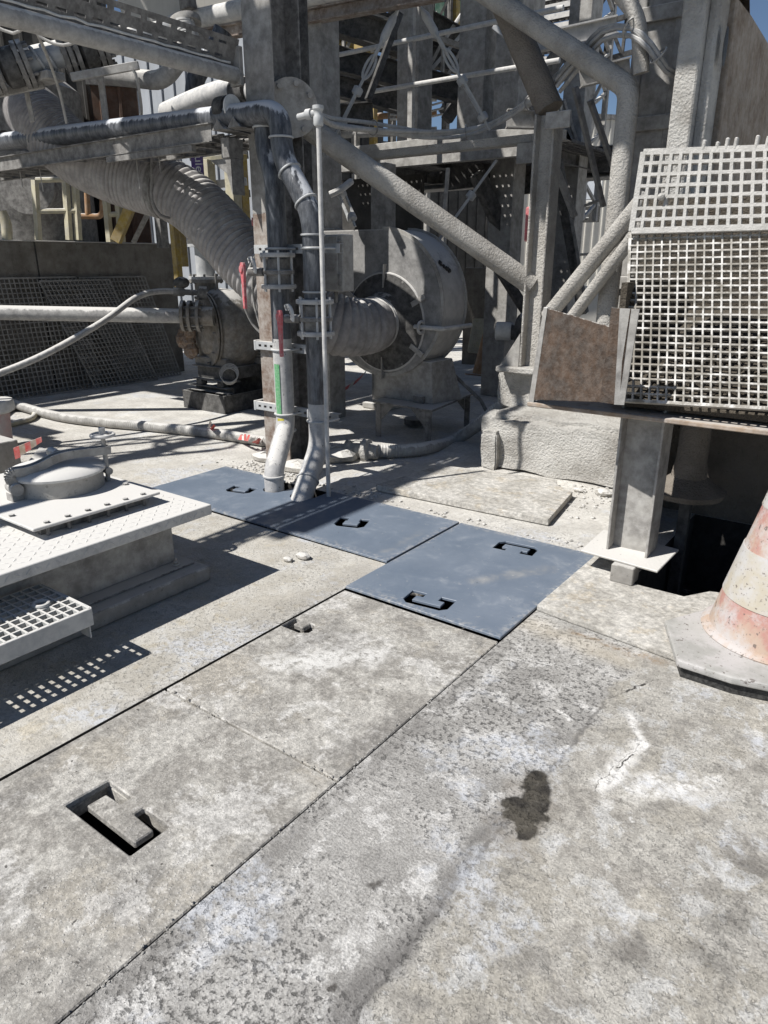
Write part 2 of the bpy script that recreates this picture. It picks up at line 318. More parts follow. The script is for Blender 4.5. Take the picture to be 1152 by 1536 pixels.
# ------------------------------------------------------------------ floor and ground materials
def conc_floor(name, mode):
    N = Nd(name); x, y, z = N.xyz()
    w1 = N.warp(7, .12, 5); w2 = N.warp(22, .05, 4); w3 = N.warp(11, .20, 6)
    big = N.noise(1.1, 5, .62); mid = N.noise(4.5, 8, .70); blot = N.noise(7.5, 7, .72, dist=.25); fine = N.noise(24, 6, .75)
    grain = N.noise(50, 5, .78); grain2 = N.noise(135, 2, .6); brush = N.noise(1, 3, .6, N.scale(N.pos, (30, 150, 1)))
    mul = lambda c, f: N.mix(1.0, c, f, 'MULTIPLY')
    G = lambda lo, hi, a=.40, b=.60: N.ss(grain, a, b, lo, hi)
    F = lambda lo, hi, a=.38, b=.62: N.ss(fine, a, b, lo, hi)
    rough = .92
    if mode == 'floor':
        wx = N.xyz(w3)[0]
        near = N.ss(N.math('ADD', y, N.math('MULTIPLY', big, 1.6)), 3.1, 5.2)
        left = N.ss(x, -2.2, -2.1, 1, 0)
        patch = N.ss(wx, -.72, -.68)
        # middle channel: open, pitted, brushed surface
        chan = N.mix(N.ss(mid, .36, .64), (.235,.228,.217), (.365,.356,.34))
        chan = N.mix(N.ss(blot, .52, .60), chan, (.44,.432,.418))
        pitk = N.ss(N.math('ADD', big, N.math('MULTIPLY', N.math('SUBTRACT', mid, .5), .6)), .36, .56, .35, 1)
        pits = N.math('MULTIPLY', N.ss(N.math('ADD', grain, N.math('MULTIPLY', N.math('SUBTRACT', fine, .5), .35)), .48, .68), pitk)
        chan = mul(chan, N.math('SUBTRACT', 1, N.math('MULTIPLY', pits, .58)))
        chan = mul(chan, N.ss(grain2, .35, .65, .80, 1.18)); chan = mul(chan, N.ss(brush, .35, .65, .88, 1.08))
        # right hand screed: patchy, flaking, beige and blue grey
        pat = N.mix(N.ss(mid, .42, .56), (.29,.275,.25), (.42,.403,.368)); pat = N.mix(N.ss(N.noise(2.6, 7, .7), .50, .56), pat, (.35,.33,.292))
        pat = N.mix(N.math('MULTIPLY', N.ss(blot, .54, .58), .75), pat, (.47,.465,.45)); pat = N.mix(N.math('MULTIPLY', N.ss(blot, .44, .40), .45), pat, (.18,.172,.16))
        pat = mul(pat, F(.78, 1.12)); pat = mul(pat, G(.82, 1.10)); pat = mul(pat, N.ss(grain2, .35, .65, .85, 1.12))
        col = N.mix(patch, chan, pat)
        lf = N.mix(N.ss(mid, .42, .60), (.385,.365,.325), (.485,.468,.43)); lf = N.mix(N.math('MULTIPLY', N.ss(blot, .55, .62), .5), lf, (.42,.375,.29))
        lf = N.mix(N.math('MULTIPLY', N.ss(N.noise(13, 6, .72), .57, .66), .6), lf, (.25,.235,.21)); lf = mul(lf, G(.84, 1.08)); lf = mul(lf, F(.88, 1.06))
        lf = N.mix(N.math('MULTIPLY', N.seg((-2.2, 2.0), (-2.2, 2.8), .0, .16, w3), .55), lf, (.26,.245,.22))
        col = N.mix(left, col, lf)
        dusty = N.mix(N.ss(mid, .40, .62), (.45,.435,.405), (.60,.585,.55)); dusty = N.mix(N.math('MULTIPLY', N.ss(N.noise(9, 7, .72), .54, .62), .5), dusty, (.34,.32,.29)); dusty = mul(dusty, G(.86, 1.06)); dusty = mul(dusty, F(.9, 1.05))
        col = N.mix(near, col, dusty)
        edge = N.math('ADD', N.seg((-.735, .2), (-.735, 1.60), .0, .055, w1), N.seg((-.70, 1.86), (-.70, 2.38), .0, .014, w2), clamp=True)
        edge = N.math('MAXIMUM', N.math('MULTIPLY', edge, .8), N.seg((-.725, .2), (-.72, 1.62), .004, .016, w2))
        col = N.mix(N.math('MULTIPLY', edge, .85), col, (.115,.11,.105))
        jn = N.seg((-1.20, 0), (-1.20, 2.55), .02, .036, w2); col = N.mix(N.math('MULTIPLY', jn, N.ss(fine, .35, .6, .15, .6)), col, (.16,.153,.145))
        # pale mineral bloom, rust along the kerb, cracks, damp patch, oil spots
        bl = N.math('ADD', N.seg((-.51, 2.20), (-.54, 1.93), .0, .055, w2), N.seg((-.60, 2.36), (-.49, 2.20), .0, .026, w2), clamp=True)
        bl = N.math('ADD', bl, N.math('MULTIPLY', N.seg((-.25, 2.15), (-.50, 1.93), .0, .10, w3), N.ss(blot, .44, .54)), clamp=True)
        bl = N.math('ADD', bl, N.seg((-.82, 2.22), (-.76, 2.19), .0, .012, w2), clamp=True)
        col = N.mix(N.math('MULTIPLY', bl, N.ss(fine, .36, .52, .25, .95)), col, (.62,.61,.59))
        blue = N.math('MULTIPLY', N.ss(N.noise(1.9, 6, .65), .53, .62), N.ss(fine, .42, .55)); col = N.mix(N.math('MULTIPLY', blue, .6), col, (.47,.49,.53))
        ru = N.seg((-1.0, 2.835), (-.60, 2.79), .0, .05, w1); col = N.mix(N.math('MULTIPLY', ru, N.ss(fine, .42, .62, .1, .8)), col, (.20,.135,.075))
        hal = N.seg((-1.2, 2.78), (-.75, 2.72), .0, .12, w1); col = N.mix(N.math('MULTIPLY', hal, .35), col, (.50,.44,.34))
        ck = N.math('ADD', N.seg((-.615, 2.60), (-.655, 2.50), .001, .0055, w2), N.seg((-.51, 2.14), (-.53, 2.04), .0005, .004, w2), clamp=True)
        col = N.mix(ck, col, (.03,.028,.026))
        fk = N.math('ADD', N.seg((-.585, 2.66), (-.70, 2.40), .0, .0022, w2), N.seg((-.515, 2.2), (-.56, 1.88), .0, .002, w2), clamp=True); col = N.mix(N.math('MULTIPLY', fk, .8), col, (.09,.085,.08))
        wet = N.math('MAXIMUM', N.seg((-.725, 1.83), (-.68, 1.72), .034, .050, w2), N.seg((-.70, 1.68), (-.64, 1.61), .040, .060, w3))
        halo = N.seg((-.71, 1.74), (-.66, 1.58), .05, .11, w3); col = N.mix(N.math('MULTIPLY', halo, .55), col, (.19,.17,.145)); col = N.mix(N.math('MULTIPLY', wet, N.ss(fine, .3, .45, .8, 1)), col, N.mix(N.ss(mid, .42, .60), (.028,.026,.024), (.075,.068,.056)))
        sp = N.math('ADD', N.seg((-.895, 1.19), (-.90, 1.175), .0, .022, w2), N.seg((-.80, .885), (-.81, .88), .006, .012, w2), clamp=True)
        for px, py in ((1085,1375),(1060,1430),(1120,1300),(940,1440)):
            g = az(px, py); sp = N.math('ADD', sp, N.math('MULTIPLY', N.seg(g, g+V(.03,.01,0), .0, .07, w1), .6), clamp=True)
        col = N.mix(N.math('MULTIPLY', sp, .8), col, (.045,.04,.036))
        rough = N.ss(wet, 0, 1, .92, .42)
        h = N.math('ADD', N.math('MULTIPLY', grain, N.ss(pits, 0, 1, .9, -.4)), N.math('ADD', fine, N.math('MULTIPLY', grain2, .4)))
    elif mode == 'kerb':
        col = N.mix(N.ss(mid, .40, .60), (.37,.355,.325), (.47,.455,.425)); col = N.mix(N.math('MULTIPLY', N.ss(blot, .54, .60), .7), col, (.40,.36,.295))
        col = mul(col, F(.76, 1.1)); col = mul(col, G(.80, 1.1)); h = N.math('ADD', fine, N.math('MULTIPLY', grain, .6))
    else:   # precast cover slabs: speckled with pale aggregate and dark pinholes, chalky blooms, soot
        vo = N.voro(85)
        col = N.mix(N.ss(mid, .44, .56), (.265,.253,.233), (.385,.372,.345)); col = N.mix(N.ss(N.noise(2.1, 6, .68), .52, .60), col, (.325,.305,.27))
        pale = N.math('MULTIPLY', N.ss(N.noise(3.0, 8, .70), .53, .575), N.ss(fine, .34, .5, .45, 1)); col = N.mix(N.math('MULTIPLY', pale, .55), col, (.48,.472,.458))
        soot = N.ss(N.noise(2.0, 6, .65, N.scale(N.pos, (1.7, 1, 1))), .52, .62); col = N.mix(N.math('MULTIPLY', soot, .5), col, (.17,.163,.155))
        agg = N.math('MULTIPLY', N.ss(vo, .20, .30, 1, 0), N.ss(big, .40, .58)); col = N.mix(N.math('MULTIPLY', agg, .55), col, (.48,.47,.45))
        col = N.mix(N.math('MULTIPLY', N.ss(blot, .56, .60), .5), col, (.20,.19,.175)); col = mul(col, F(.80, 1.09)); col = mul(col, G(.82, 1.09)); col = mul(col, N.ss(grain2, .35, .65, .88, 1.1))
        pin = N.ss(N.voro(15, vec=w2), .06, .075, 1, 0); col = N.mix(N.math('MULTIPLY', pin, .8), col, (.05,.047,.043))
        ck = N.seg((-2.02, 1.78), (-1.74, 2.02), .0, .0035, w1); ck = N.math('ADD', ck, N.seg((-1.74, 2.02), (-1.52, 2.5), .0, .003, w1), clamp=True); col = N.mix(N.math('MULTIPLY', ck, .75), col, (.07,.065,.06))
        cp = N.seg((-1.95, 1.80), (-1.60, 2.15), .0, .10, w3); col = N.mix(N.math('MULTIPLY', cp, N.ss(fine, .38, .52, .1, .8)), col, (.54,.535,.52))
        rough = .9; h = N.math('ADD', N.math('ADD', fine, N.math('MULTIPLY', grain, .6)), N.math('MULTIPLY', agg, .25))
    N.bump(h, .9, .007); col = N.mix(1.0, col, (1.20,1.195,1.185) , 'MULTIPLY'); return N.done(col, rough, 0, .25)
M['floor'] = conc_floor('worn_dusty_concrete', 'floor'); M['slab'] = conc_floor('precast_slab_concrete', 'slab'); M['kerb'] = conc_floor('kerb_concrete', 'kerb')

def blue_mat():
    N = Nd('blue_grey_plate_paint'); a = N.noise(3, 5, .6); col = N.mix(N.ss(a, .3, .7), (.128,.16,.208), (.158,.19,.238))
    d = N.noise(5, 7, .72, dist=.5); col = N.mix(N.math('MULTIPLY', N.ss(d, .52, .80), .42), col, (.40,.41,.42))
    st = N.noise(1, 5, .7, N.scale(N.pos, (60, 6, 1))); col = N.mix(N.math('MULTIPLY', N.ss(st, .62, .74), .3), col, (.36,.38,.40))
    w = N.warp(10, .08, 4); rs = N.math('ADD', N.seg((-1.62, 3.02), (-1.38, 3.38), 0, .075, w), N.seg((-2.24, 3.05), (-2.24, 3.45), 0, .05, w), clamp=True)
    col = N.mix(N.math('MULTIPLY', rs, N.ss(d, .4, .6, .05, .4)), col, (.38,.355,.31))
    q = N.seg((-1.60, 2.90), (-1.50, 3.12), .004, .014, w); col = N.mix(N.math('MULTIPLY', q, .5), col, (.07,.09,.12))
    ed = None
    for p, q in (((-2.137,2.562),(-1.243,2.562)),((-1.243,2.562),(-1.243,3.73)),((-1.243,3.73),(-2.137,3.73)),((-2.15,2.94),(-2.15,3.73)),((-4.36,2.95),(-2.15,2.95)),((-4.36,3.735),(-2.15,3.735))):
        e = N.seg(p, q, .0, .07, N.warp(9, .06, 5)); ed = e if ed is None else N.math('MAXIMUM', ed, e)
    g = N.noise(38, 5, .7); col = N.mix(N.math('MULTIPLY', ed, N.ss(g, .44, .66, .0, .6)), col, (.42,.41,.39))
    scr = N.noise(1, 2, .5, N.scale(N.pos, (9, 220, 1))); scr2 = N.noise(1, 2, .5, N.scale(N.pos, (200, 14, 1)))
    col = N.mix(N.math('MULTIPLY', N.math('MULTIPLY', N.ss(scr, .66, .72), N.ss(a, .45, .6)), .5), col, (.36,.38,.40)); col = N.mix(N.math('MULTIPLY', N.math('MULTIPLY', N.ss(scr2, .67, .73), N.ss(d, .45, .6)), .5), col, (.07,.085,.11))
    col = N.mix(N.math('MULTIPLY', N.ss(g, .64, .70), .5), col, (.40,.39,.37)); col = N.mix(N.ss(N.voro(9), .035, .045, .8, 0), col, (.045,.05,.06))
    N.bump(N.math('ADD', N.noise(160, 3, .6), N.math('MULTIPLY', N.noise(2.2, 2, .5), 6)), .15, .003); return N.done(col, N.ss(d, .4, .7, .45, .8), 0, .4)
M['blue'] = blue_mat()

def cone_mat(name, c1, c2):
    N = Nd(name); a = N.noise(3.2, 5, .65); col = N.mix(N.ss(a, .42, .58), c1, c2)
    col = N.mix(N.ss(N.noise(6, 6, .7), .42, .62, 0, .85), col, (.47,.45,.44))
    col = N.mix(N.math('MULTIPLY', N.ss(N.noise(30, 3, .6), .63, .68), .8), col, (.12,.10,.09))
    col = N.mix(N.math('MULTIPLY', N.ss(N.noise(70, 3, .6), .62, .68), .6), col, (.16,.14,.12))
    N.bump(N.noise(50, 4, .7), .2, .003); return N.done(col, .75, 0, .25)
M['cone_red'] = cone_mat('faded_red_cone', (.40,.205,.175), (.43,.33,.26)); M['cone_white'] = cone_mat('dirty_cone_sleeve', (.43,.39,.315), (.47,.462,.45))
M['cone_base'] = cone_mat('dusty_rubber_base', (.33,.325,.305), (.42,.41,.39))

# ------------------------------------------------------------------ floor with the open cable trench under the covers
XS = [-120, -4.40, -2.143, -1.238, -.98, 1.6, 120]; YS = [-120, -1.6, 2.945, 3.445, 3.74, 4.84, 120]
def in_trench(i, j): return (i == 2 and j in (1, 2, 3)) or (i == 1 and j in (2, 3)) or (i == 4 and j in (3, 4))
fl = MB()
for i in range(6):
    for j in range(6):
        if not in_trench(i, j):
            fl.add([(XS[i],YS[j],0),(XS[i+1],YS[j],0),(XS[i+1],YS[j+1],0),(XS[i],YS[j+1],0)], [(0,1,2,3)])
fo = struct(fl.build('floor', M['floor']))
tr = MB()
for i in range(6):
    for j in range(6):
        if in_trench(i, j):
            a, b, c, d = XS[i], XS[i+1], YS[j], YS[j+1]
            tr.add([(a,c,-.55),(b,c,-.55),(b,d,-.55),(a,d,-.55)], [(0,1,2,3)])
            for (di, dj, p, q) in ((-1,0,(a,d),(a,c)),(1,0,(b,c),(b,d)),(0,-1,(a,c),(b,c)),(0,1,(b,d),(a,d))):
                if not in_trench(i+di, j+dj): tr.add([(*p,0),(*q,0),(*q,-.55),(*p,-.55)], [(0,1,2,3)])
to = struct(tr.build('trench', M['pit']))

def c_slot(cx, cy, L, D, bar, s, ang, round_=.0):
    """outline of a lifting slot: a rectangle with a T-shaped tongue left standing on one long side"""
    g = (D-bar)/2; c = round_
    p = [(-L/2+c,0),(L/2-c,0),(L/2,c),(L/2,D),(s,D),(s,g+bar),(L/2-g,g+bar),(L/2-g,g),(-L/2+g,g),(-L/2+g,g+bar),(-s,g+bar),(-s,D),(-L/2,D),(-L/2,c)]
    if not c: p = [q for i, q in enumerate(p) if i not in (1, 13)]; p[1] = (L/2, 0); p[0] = (-L/2, 0)
    ca, sa = cos(ang), sin(ang)
    return [(cx + (a*ca - (b-D/2)*sa), cy + (a*sa + (b-D/2)*ca)) for a, b in p]

# precast cover slabs
def slab(y0, y1, holes, label):
    q = [(-2.134,y0),(-1.247,y0),(-1.247,y1),(-2.134,y1)]
    m = MB().holed(q, holes, (0,0,-.002), (1,0,0), (0,1,0), .026)
    bl = []
    for hh in holes:
        a, b = min(p[0] for p in hh), max(p[0] for p in hh); c, d = min(p[1] for p in hh), max(p[1] for p in hh); bl.append([(a,c),(b,c),(b,d),(a,d)])
    m.holed(q, bl, (0,0,-.0285), (1,0,0), (0,1,0), .05)
    return tag(m.build('cover_slab', M['slab'], bevel=.004), label, 'concrete slab', 'concrete trench covers')
hole1 = [(-1.862,.845),(-1.525,.845),(-1.525,.985),(-1.655,.985),(-1.655,.95),(-1.552,.945),(-1.556,.882),(-1.805,.885),(-1.80,.95),(-1.725,.952),(-1.725,.99),(-1.85,.992)]
slab(.20, 1.430, [hole1], 'pitted concrete cover slab with a large dark square lifting hole')
slab(1.438, 2.553, [[(-2.128,2.085),(-2.02,2.085),(-1.985,2.11),(-1.985,2.15),(-2.01,2.18),(-2.035,2.18),(-2.035,2.128),(-2.095,2.128),(-2.095,2.18),(-2.128,2.18)]], 'cracked concrete cover slab between the pitted slab and the blue steel plate')

# blue steel covers
def plate(x0, y0, x1, y1, holes, label, name='steel_cover_plate', z=.016):
    m = MB().holed([(x0,y0),(x1,y0),(x1,y1),(x0,y1)], holes, (0,0,z), (1,0,0), (0,1,0), .014)
    return tag(m.build(name, M['blue'], bevel=.002), label, 'steel plate', 'blue grey trench plates')
plate(-2.137, 2.562, -1.243, 3.73, [c_slot(-1.70, 2.675, .24, .135, .05, .042, .12, .03), c_slot(-1.66, 3.555, .24, .135, .05, .045, pi+.1, .03)],
      'square blue grey steel plate with two cutout handles beside the stand')
def arc(cx, cy, r, a0, a1, n=7): return [(cx+r*cos(a0+(a1-a0)*i/n), cy+r*sin(a0+(a1-a0)*i/n)) for i in range(n+1)]
P1B = az(412, 737); P2B = az(455, 747)
def notch(p, r): return [(p.x+r, 3.735), *arc(p.x, p.y, r, 0, -pi)[0:], (p.x-r, 3.735)]
na, nb = notch(P1B, .085), notch(P2B, .095)
outer = [(-4.36,2.96),(-2.152,2.945),(-2.152,3.735)] + nb + na + [(-4.36,3.735)]
m = MB().holed(outer, [c_slot(-2.70, 3.31, .20, .16, .06, .04, .35, .03), c_slot(-3.79, 3.37, .2, .14, .05, .04, .25, .03)], (0,0,.018), (1,0,0), (0,1,0), .014)
tag(m.build('steel_cover_plate', M['blue'], bevel=.002), 'long blue grey steel plate notched round the two standpipes', 'steel plate', 'blue grey trench plates')

# white crumbs caught in the joint, loose grit round the post and the block
cr = MB(); rnd = random.Random(3)
for i in range(130):
    y = rnd.uniform(.3, 2.55); x = -1.243+rnd.gauss(0, .006)
    if rnd.random() < .3: x, y = rnd.uniform(-2.1, -1.27), 1.434+rnd.gauss(0, .006)
    r = rnd.uniform(.0012, .0042); cr.ball((x, y, r*.5), r, 6, (1,1.4,.7), .5, rnd)
tag(cr.build('joint_grit', M['crust'], kind='stuff'), 'white grit caught in the joints of the slabs', 'grit')
gr = MB()
for i in range(420):
    k = rnd.random()
    if k < .3: c = V(rnd.gauss(-4.05, .22), rnd.gauss(3.9, .10), 0)
    elif k < .6: c = V(rnd.gauss(-1.75, .16), rnd.gauss(4.72, .2), 0)
    elif k < .8: c = V(rnd.uniform(-4.2, -1.3), 3.79+abs(rnd.gauss(0, .05)), 0)
    else: c = V(rnd.uniform(-4.3,-2.9), 3.80+abs(rnd.gauss(0, .08)), 0)
    r = rnd.uniform(.003, .014); gr.ball((c.x, c.y, r*.4), r, 6, (1,1.2,.6), .6, rnd)
tag(gr.build('rubble_crumbs', M['stone'], kind='stuff'), 'loose pale grit and crumbs on the concrete', 'rubble')
for i, (px, py, r, lab) in enumerate(((905,744,.05,'egg shaped pale stone lying below the encrusted block'),(868,738,.03,'small pale stone beside the egg shaped stone'),
        (455,838,.035,'broken lump of mortar on the floor before the blue plate'),(432,842,.025,'low crumb of mortar beside the broken mortar lump'))):
    g = az(px, py); tag(MB().ball(g+V(0,0,r*.45), r, 12, (1.3,.9,.6), .28, rnd).build('stone', M['stone'], smooth=True), lab, 'stone', 'loose stones on the floor')
for i, (px, py, s, lab) in enumerate(((398,690,.10,'broken concrete chunk against the foot of the rusty column'),(447,706,.12,'flat broken concrete piece between the two standpipes'),(505,690,.16,'dark broken slab piece beside the thin pole'))):
    g = az(px, py); b = MB().ball(g+V(0,0,s*.25), s, 9, (1.25,.9,.45), .35, rnd); tag(b.build('concrete_chunk', M['stone']), lab, 'concrete chunk', 'broken concrete round the column')

# low kerb strip on the far side of the channel, and the tilted thin slab near the block
kb = [(-1.236,2.92),(-.56,2.835),(.9,2.66),(.9,3.40),(-.40,3.52),(-.52,3.60),(-.60,3.58),(-.69,3.44),(-.985,3.44),(-1.01,3.66),(-1.236,3.70)]
struct(MB().prism([(a,b,.002) for a,b in kb], (0,0,.032)).build('kerb', M['kerb'], bevel=.008, seg=2))
q = [az(563,737), az(822,790), az(858,748), az(835,737), az(835,729), az(660,706)]
s = MB().prism([p+V(0,0,.006) for p in q], (0,0,.045)).build('loose_slab', M['kerb'], bevel=.006, seg=2)
tag(s, 'thin pale concrete slab lying loose behind the blue plates', 'concrete slab')
# ------------------------------------------------------------------ tank hatch platform on its plinth
ZT = .43; XF = -2.74; YF = 2.235
hp = thing('hatch_platform', 'dusty tread plate platform with a round bolted hatch on a concrete plinth', 'platform', (-3.4, .9, 0))
PX0, PY0 = -4.02, -.6
MB().box((PX0+.02,PY0,.001),(-2.775,2.222,.085)).build('plinth', M['conc_dark'], hp, bevel=.02, seg=3)
bf = MB().box((PX0+.1,PY0,.086),(-2.86,2.185,.098)); bf.build('base_flange', M['steel'], hp, bevel=.002)
MB().box((PX0+.14,PY0,.099),(-2.945,2.13,.375)).build('side_wall', M['steel_pale'], hp, bevel=.003)
tp = MB().box((PX0,PY0,.376),(XF,YF,ZT)).build('tread_plate', M['galv2'] if 'galv2' in M else M['pipe_white'], hp, bevel=.008, seg=3)
lz = MB(); pit = .043
ni, nj = int((XF-PX0)/pit), int((YF-PY0)/pit)
for i in range(ni):
    for j in range(nj):
        x, y = PX0+(i+.5)*pit, PY0+(j+.5)*pit
        a = radians(45 if (i+j) % 2 else -45); u, w = V(cos(a),sin(a),0)*.019, V(-sin(a),cos(a),0)*.006
        c = V(x,y,ZT+.0004); lz.add([c-u, c-w, c+u, c+w, c-u*.45+V(0,0,.0022), c+u*.45+V(0,0,.0022)], [(0,1,4),(1,2,5,4),(2,3,5),(3,0,4,5)])
for j in range(nj):
    for k in range(1):
        y = PY0+(j+.5)*pit; c = V(XF+.0004, y, ZT-.027); a = radians(45 if j % 2 else -45)
        u, w = V(0,cos(a),sin(a))*.019, V(0,-sin(a),cos(a))*.006
        lz.add([c-u, c-w, c+u, c+w, c-u*.45+V(.0022,0,0), c+u*.45+V(.0022,0,0)], [(0,1,4),(1,2,5,4),(2,3,5),(3,0,4,5)])
lz.build('tread_lozenges', M['pipe_white'], tp, kind='stuff')
for y in (2.13, 1.2, .4):
    b = MB().disc((-2.90,y-.03,.099),(0,0,1),.022,.006,14).lathe((-2.90,y-.03,.105),(0,0,1),[(.014,0),(.014,.014)],6).disc((-2.90,y-.03,.119),(0,0,1),.007,.022,10)
    b.build('anchor_bolt', M['steel_pale'], hp, bevel=.0015)
MB().tube(fillet([V(-2.94,2.14,.36),V(-2.94,2.19,.36),V(-2.90,2.19,.35)],.02),.006,8).build('lifting_eye', M['steel_pale'], hp, smooth=True)
# hatch flange plate, ribs, bolts
ZP = .49
c_r = az(238,737,ZP); c_n = az(52,795,ZP)
fx, fy1, fy0 = (c_r.x+c_n.x)/2, c_r.y, c_n.y
hc = az(88,722,ZP+.03); fx0 = 2*hc.x-fx
fp = MB().box((fx0,fy0,ZP-.014),(fx,fy1,ZP)).build('hatch_flange', M['pipe_white'], hp, bevel=.003)
skirt = MB().box((fx0+.06,fy0+.06,ZT+.001),(fx-.06,fy1-.06,ZP-.0145)).build('flange_skirt', M['steel'], hp)
for i in range(6):
    y = fy0+.08+(fy1-fy0-.16)*i/5
    for xx in (fx-.012, fx0+.012): MB().disc((xx-.02 if xx > hc.x else xx+.02,y,ZT+.003),(0,0,1),.009,ZP-ZT-.019,8).build('stud', M['steel'], hp)
    for xx in (fx-.032, fx0+.032): MB().lathe((xx,y,ZP),(0,0,1),[(.013,0),(.013,.01)],6).build('bolt_head', M['steel'], hp, bevel=.001)
for i in range(1, 5):
    x = fx0+.08+(fx-fx0-.16)*i/5
    for yy in (fy0+.032, fy1-.032): MB().lathe((x,yy,ZP),(0,0,1),[(.013,0),(.013,.01)],6).build('bolt_head', M['steel'], hp, bevel=.001)
R = .232
MB().lathe((hc.x,hc.y,ZP),(0,0,1),[(R-.01,0),(R-.012,.085)],48).build('hatch_barrel', M['conc'], hp, smooth=True)
lid = MB().lathe((hc.x,hc.y,ZP+.086),(0,0,1),[(R+.004,0),(R+.006,.012),(R-.004,.022),(R*.8,.035),(R*.4,.047),(.02,.05)],48).build('hatch_lid', M['pipe_white'], hp, smooth=True)
ZA = ZP+.165
ha = az(22,735,ZP+.05); hb = az(160,700,ZP+.08); dr = (hb-ha); dr.z = 0; dr.normalize(); sd = V(-dr.y,dr.x,0)
arm = fillet([V(ha.x,ha.y,ZP+.06), V(ha.x,ha.y,ZP+.06)-dr*.02+V(0,0,.08), ha+dr*.10+V(0,0,ZA-.03-ha.z), (ha+hb)/2*1+V(0,0,ZA-(ha.z+hb.z)/2+.02), V(hb.x,hb.y,ZA+.005)+dr*.02], .12, 6)
ar = MB()
for sgn in (-1, 1):
    pts = [p+sd*.02*sgn for p in arm]
    for i in range(len(pts)-1):
        d = pts[i+1]-pts[i]; u = d.cross(sd).normalized()*.021
        t = sd*.005
        a, b = pts[i]-d*.03, pts[i+1]+d*.03
        ar.hexa([a-u-t,b-u-t,b-u+t,a-u+t,a+u-t,b+u-t,b+u+t,a+u+t])
arm_o = ar.build('hatch_arm', M['steel_pale'], hp)
cm = (arm[len(arm)//2]); mid = hc+V(0,0,ZA+.015-hc.z)
MB().disc(mid-sd*.045,sd,.026,.09,16).disc(V(hc.x,hc.y,ZP+.145),(0,0,1),.02,.05,12).build('arm_pivot', M['steel_pale'], arm_o, smooth=True)
for q in (V(ha.x,ha.y,ZP+.06),): MB().disc(q-sd*.05,sd,.03,.10,18).box((q.x-.03,q.y-.03,ZP+.001),(q.x+.03,q.y+.03,ZP+.04)).build('hinge', M['steel_pale'], hp, smooth=True)
q = V(hb.x,hb.y,ZP+.001)
MB().disc(q,(0,0,1),.012,ZA+.10-ZP,10).disc(q+V(0,0,.06)-sd*.03,sd,.02,.06,12).build('clamp_screw', M['steel_pale'], hp, smooth=True)
hw = MB().torus(q+V(0,0,ZA+.085-ZP),(0,0,1),.055,.010,22,8).disc(q+V(0,0,ZA+.07-ZP),(0,0,1),.016,.055,12)
for k in range(3):
    a = k*2*pi/3; hw.tube([q+V(0,0,ZA+.085-ZP), q+V(cos(a)*.055,sin(a)*.055,ZA+.085-ZP)],.008,8)
hw.build('handwheel', M['pipe_white'], hp, smooth=True)

# step grating hung on the platform side
ZS = .262
sg = thing('step_grating', 'pale moulded grating step beside the hatch platform with a loose washer on it', 'grating step', (-2.55,.7,0))
sx0, sx1, sy1, sy0 = -2.90, az(133,912,ZS).x, az(133,912,ZS).y, -.5
nx, ny = 8, 44
def bars(root, sx0, sx1, sy0, sy1, z1, dep, nx, ny, w, mat):
    for i in range(nx+1):
        x = sx0+(sx1-sx0)*i/nx; MB().prism([(x-w/2,sy0,z1-.001),(x+w/2,sy0,z1-.001),(x+w*.36,sy0,z1-dep),(x-w*.36,sy0,z1-dep)],(0,sy1-sy0,0)).build('bar', mat, root)
    for j in range(ny+1):
        y = sy0+(sy1-sy0)*j/ny; MB().prism([(sx0,y-w/2,z1),(sx0,y+w/2,z1),(sx0,y+w*.36,z1-dep+.002),(sx0,y-w*.36,z1-dep+.002)],(sx1-sx0,0,0)).build('bar', mat, root)
bars(sg, sx0, sx1, sy0, sy1, ZS, .03, nx, ny, .009, M['grp_step'])
MB().box((sx1+.006,sy0,ZS-.075),(sx1+.014,sy1+.006,ZS+.001)).build('side_angle', M['galv'], sg, bevel=.002)
MB().box((sx0,sy1+.006,ZS-.045),(sx1+.005,sy1+.012,ZS+.001)).build('end_angle', M['galv'], sg, bevel=.002)
MB().box((sx1-.07,sy1-.01,ZS-.135),(sx1+.0,sy1-.004,ZS-.05)).prism([(sx1-.07,sy1-.16,ZS-.052),(sx1,sy1-.16,ZS-.052),(sx1,sy1-.004,ZS-.052),(sx1-.07,sy1-.004,ZS-.052)],(0,0,.006)).build('bracket', M['galv'], sg, bevel=.001)
for y in (0, .8): MB().box((sx0,y,ZS-.10),(sx1,y+.04,ZS-.034)).build('support_bracket', M['steel'], sg)
wq = az(62,908,ZS)
tag(MB().torus(wq+V(0,0,.006),(0,0,1),.028,.009,20,8).build('washer', M['grp_step'], smooth=True), 'round pale washer lying on the grating step', 'washer')

# drum, box and tape at the far end of the platform
dd = az(-2,672); dr_ = thing('paint_drum', 'pink stained white drum with a wide lid at the left edge of the photo', 'drum', dd)
MB().lathe(dd+V(0,0,.001),(0,0,1),[(.115,0),(.125,.02),(.14,.30),(.13,.32)],32).build('drum_body', M['drum'], dr_, smooth=True)
MB().lathe(dd+V(0,0,.322),(0,0,1),[(.15,0),(.185,.02),(.19,.05),(.19,.10),(.18,.115),(.06,.12)],36).build('drum_lid', M['white_tag'], dr_, smooth=True)
MB().disc(dd+V(.05,0,.443),(0,0,1),.03,.03,12).build('cap', M['white_tag'], dr_, smooth=True)
MB().torus(dd+V(.02,-.12,.2),(.2,-1,.1),.09,.005,18,6,pi*.9,pi*2.1).build('bail', M['red'], dr_, smooth=True)
bx = az(10,722); bq = thing('marker_block', 'grey block with red and cream barrier tape beside the white drum', 'concrete block', (bx.x,bx.y,0))
MB().box((bx.x-.28,bx.y-.26,.002),(bx.x+.12,bx.y+.08,.33)).build('block', M['conc_dark'], bq, bevel=.006)
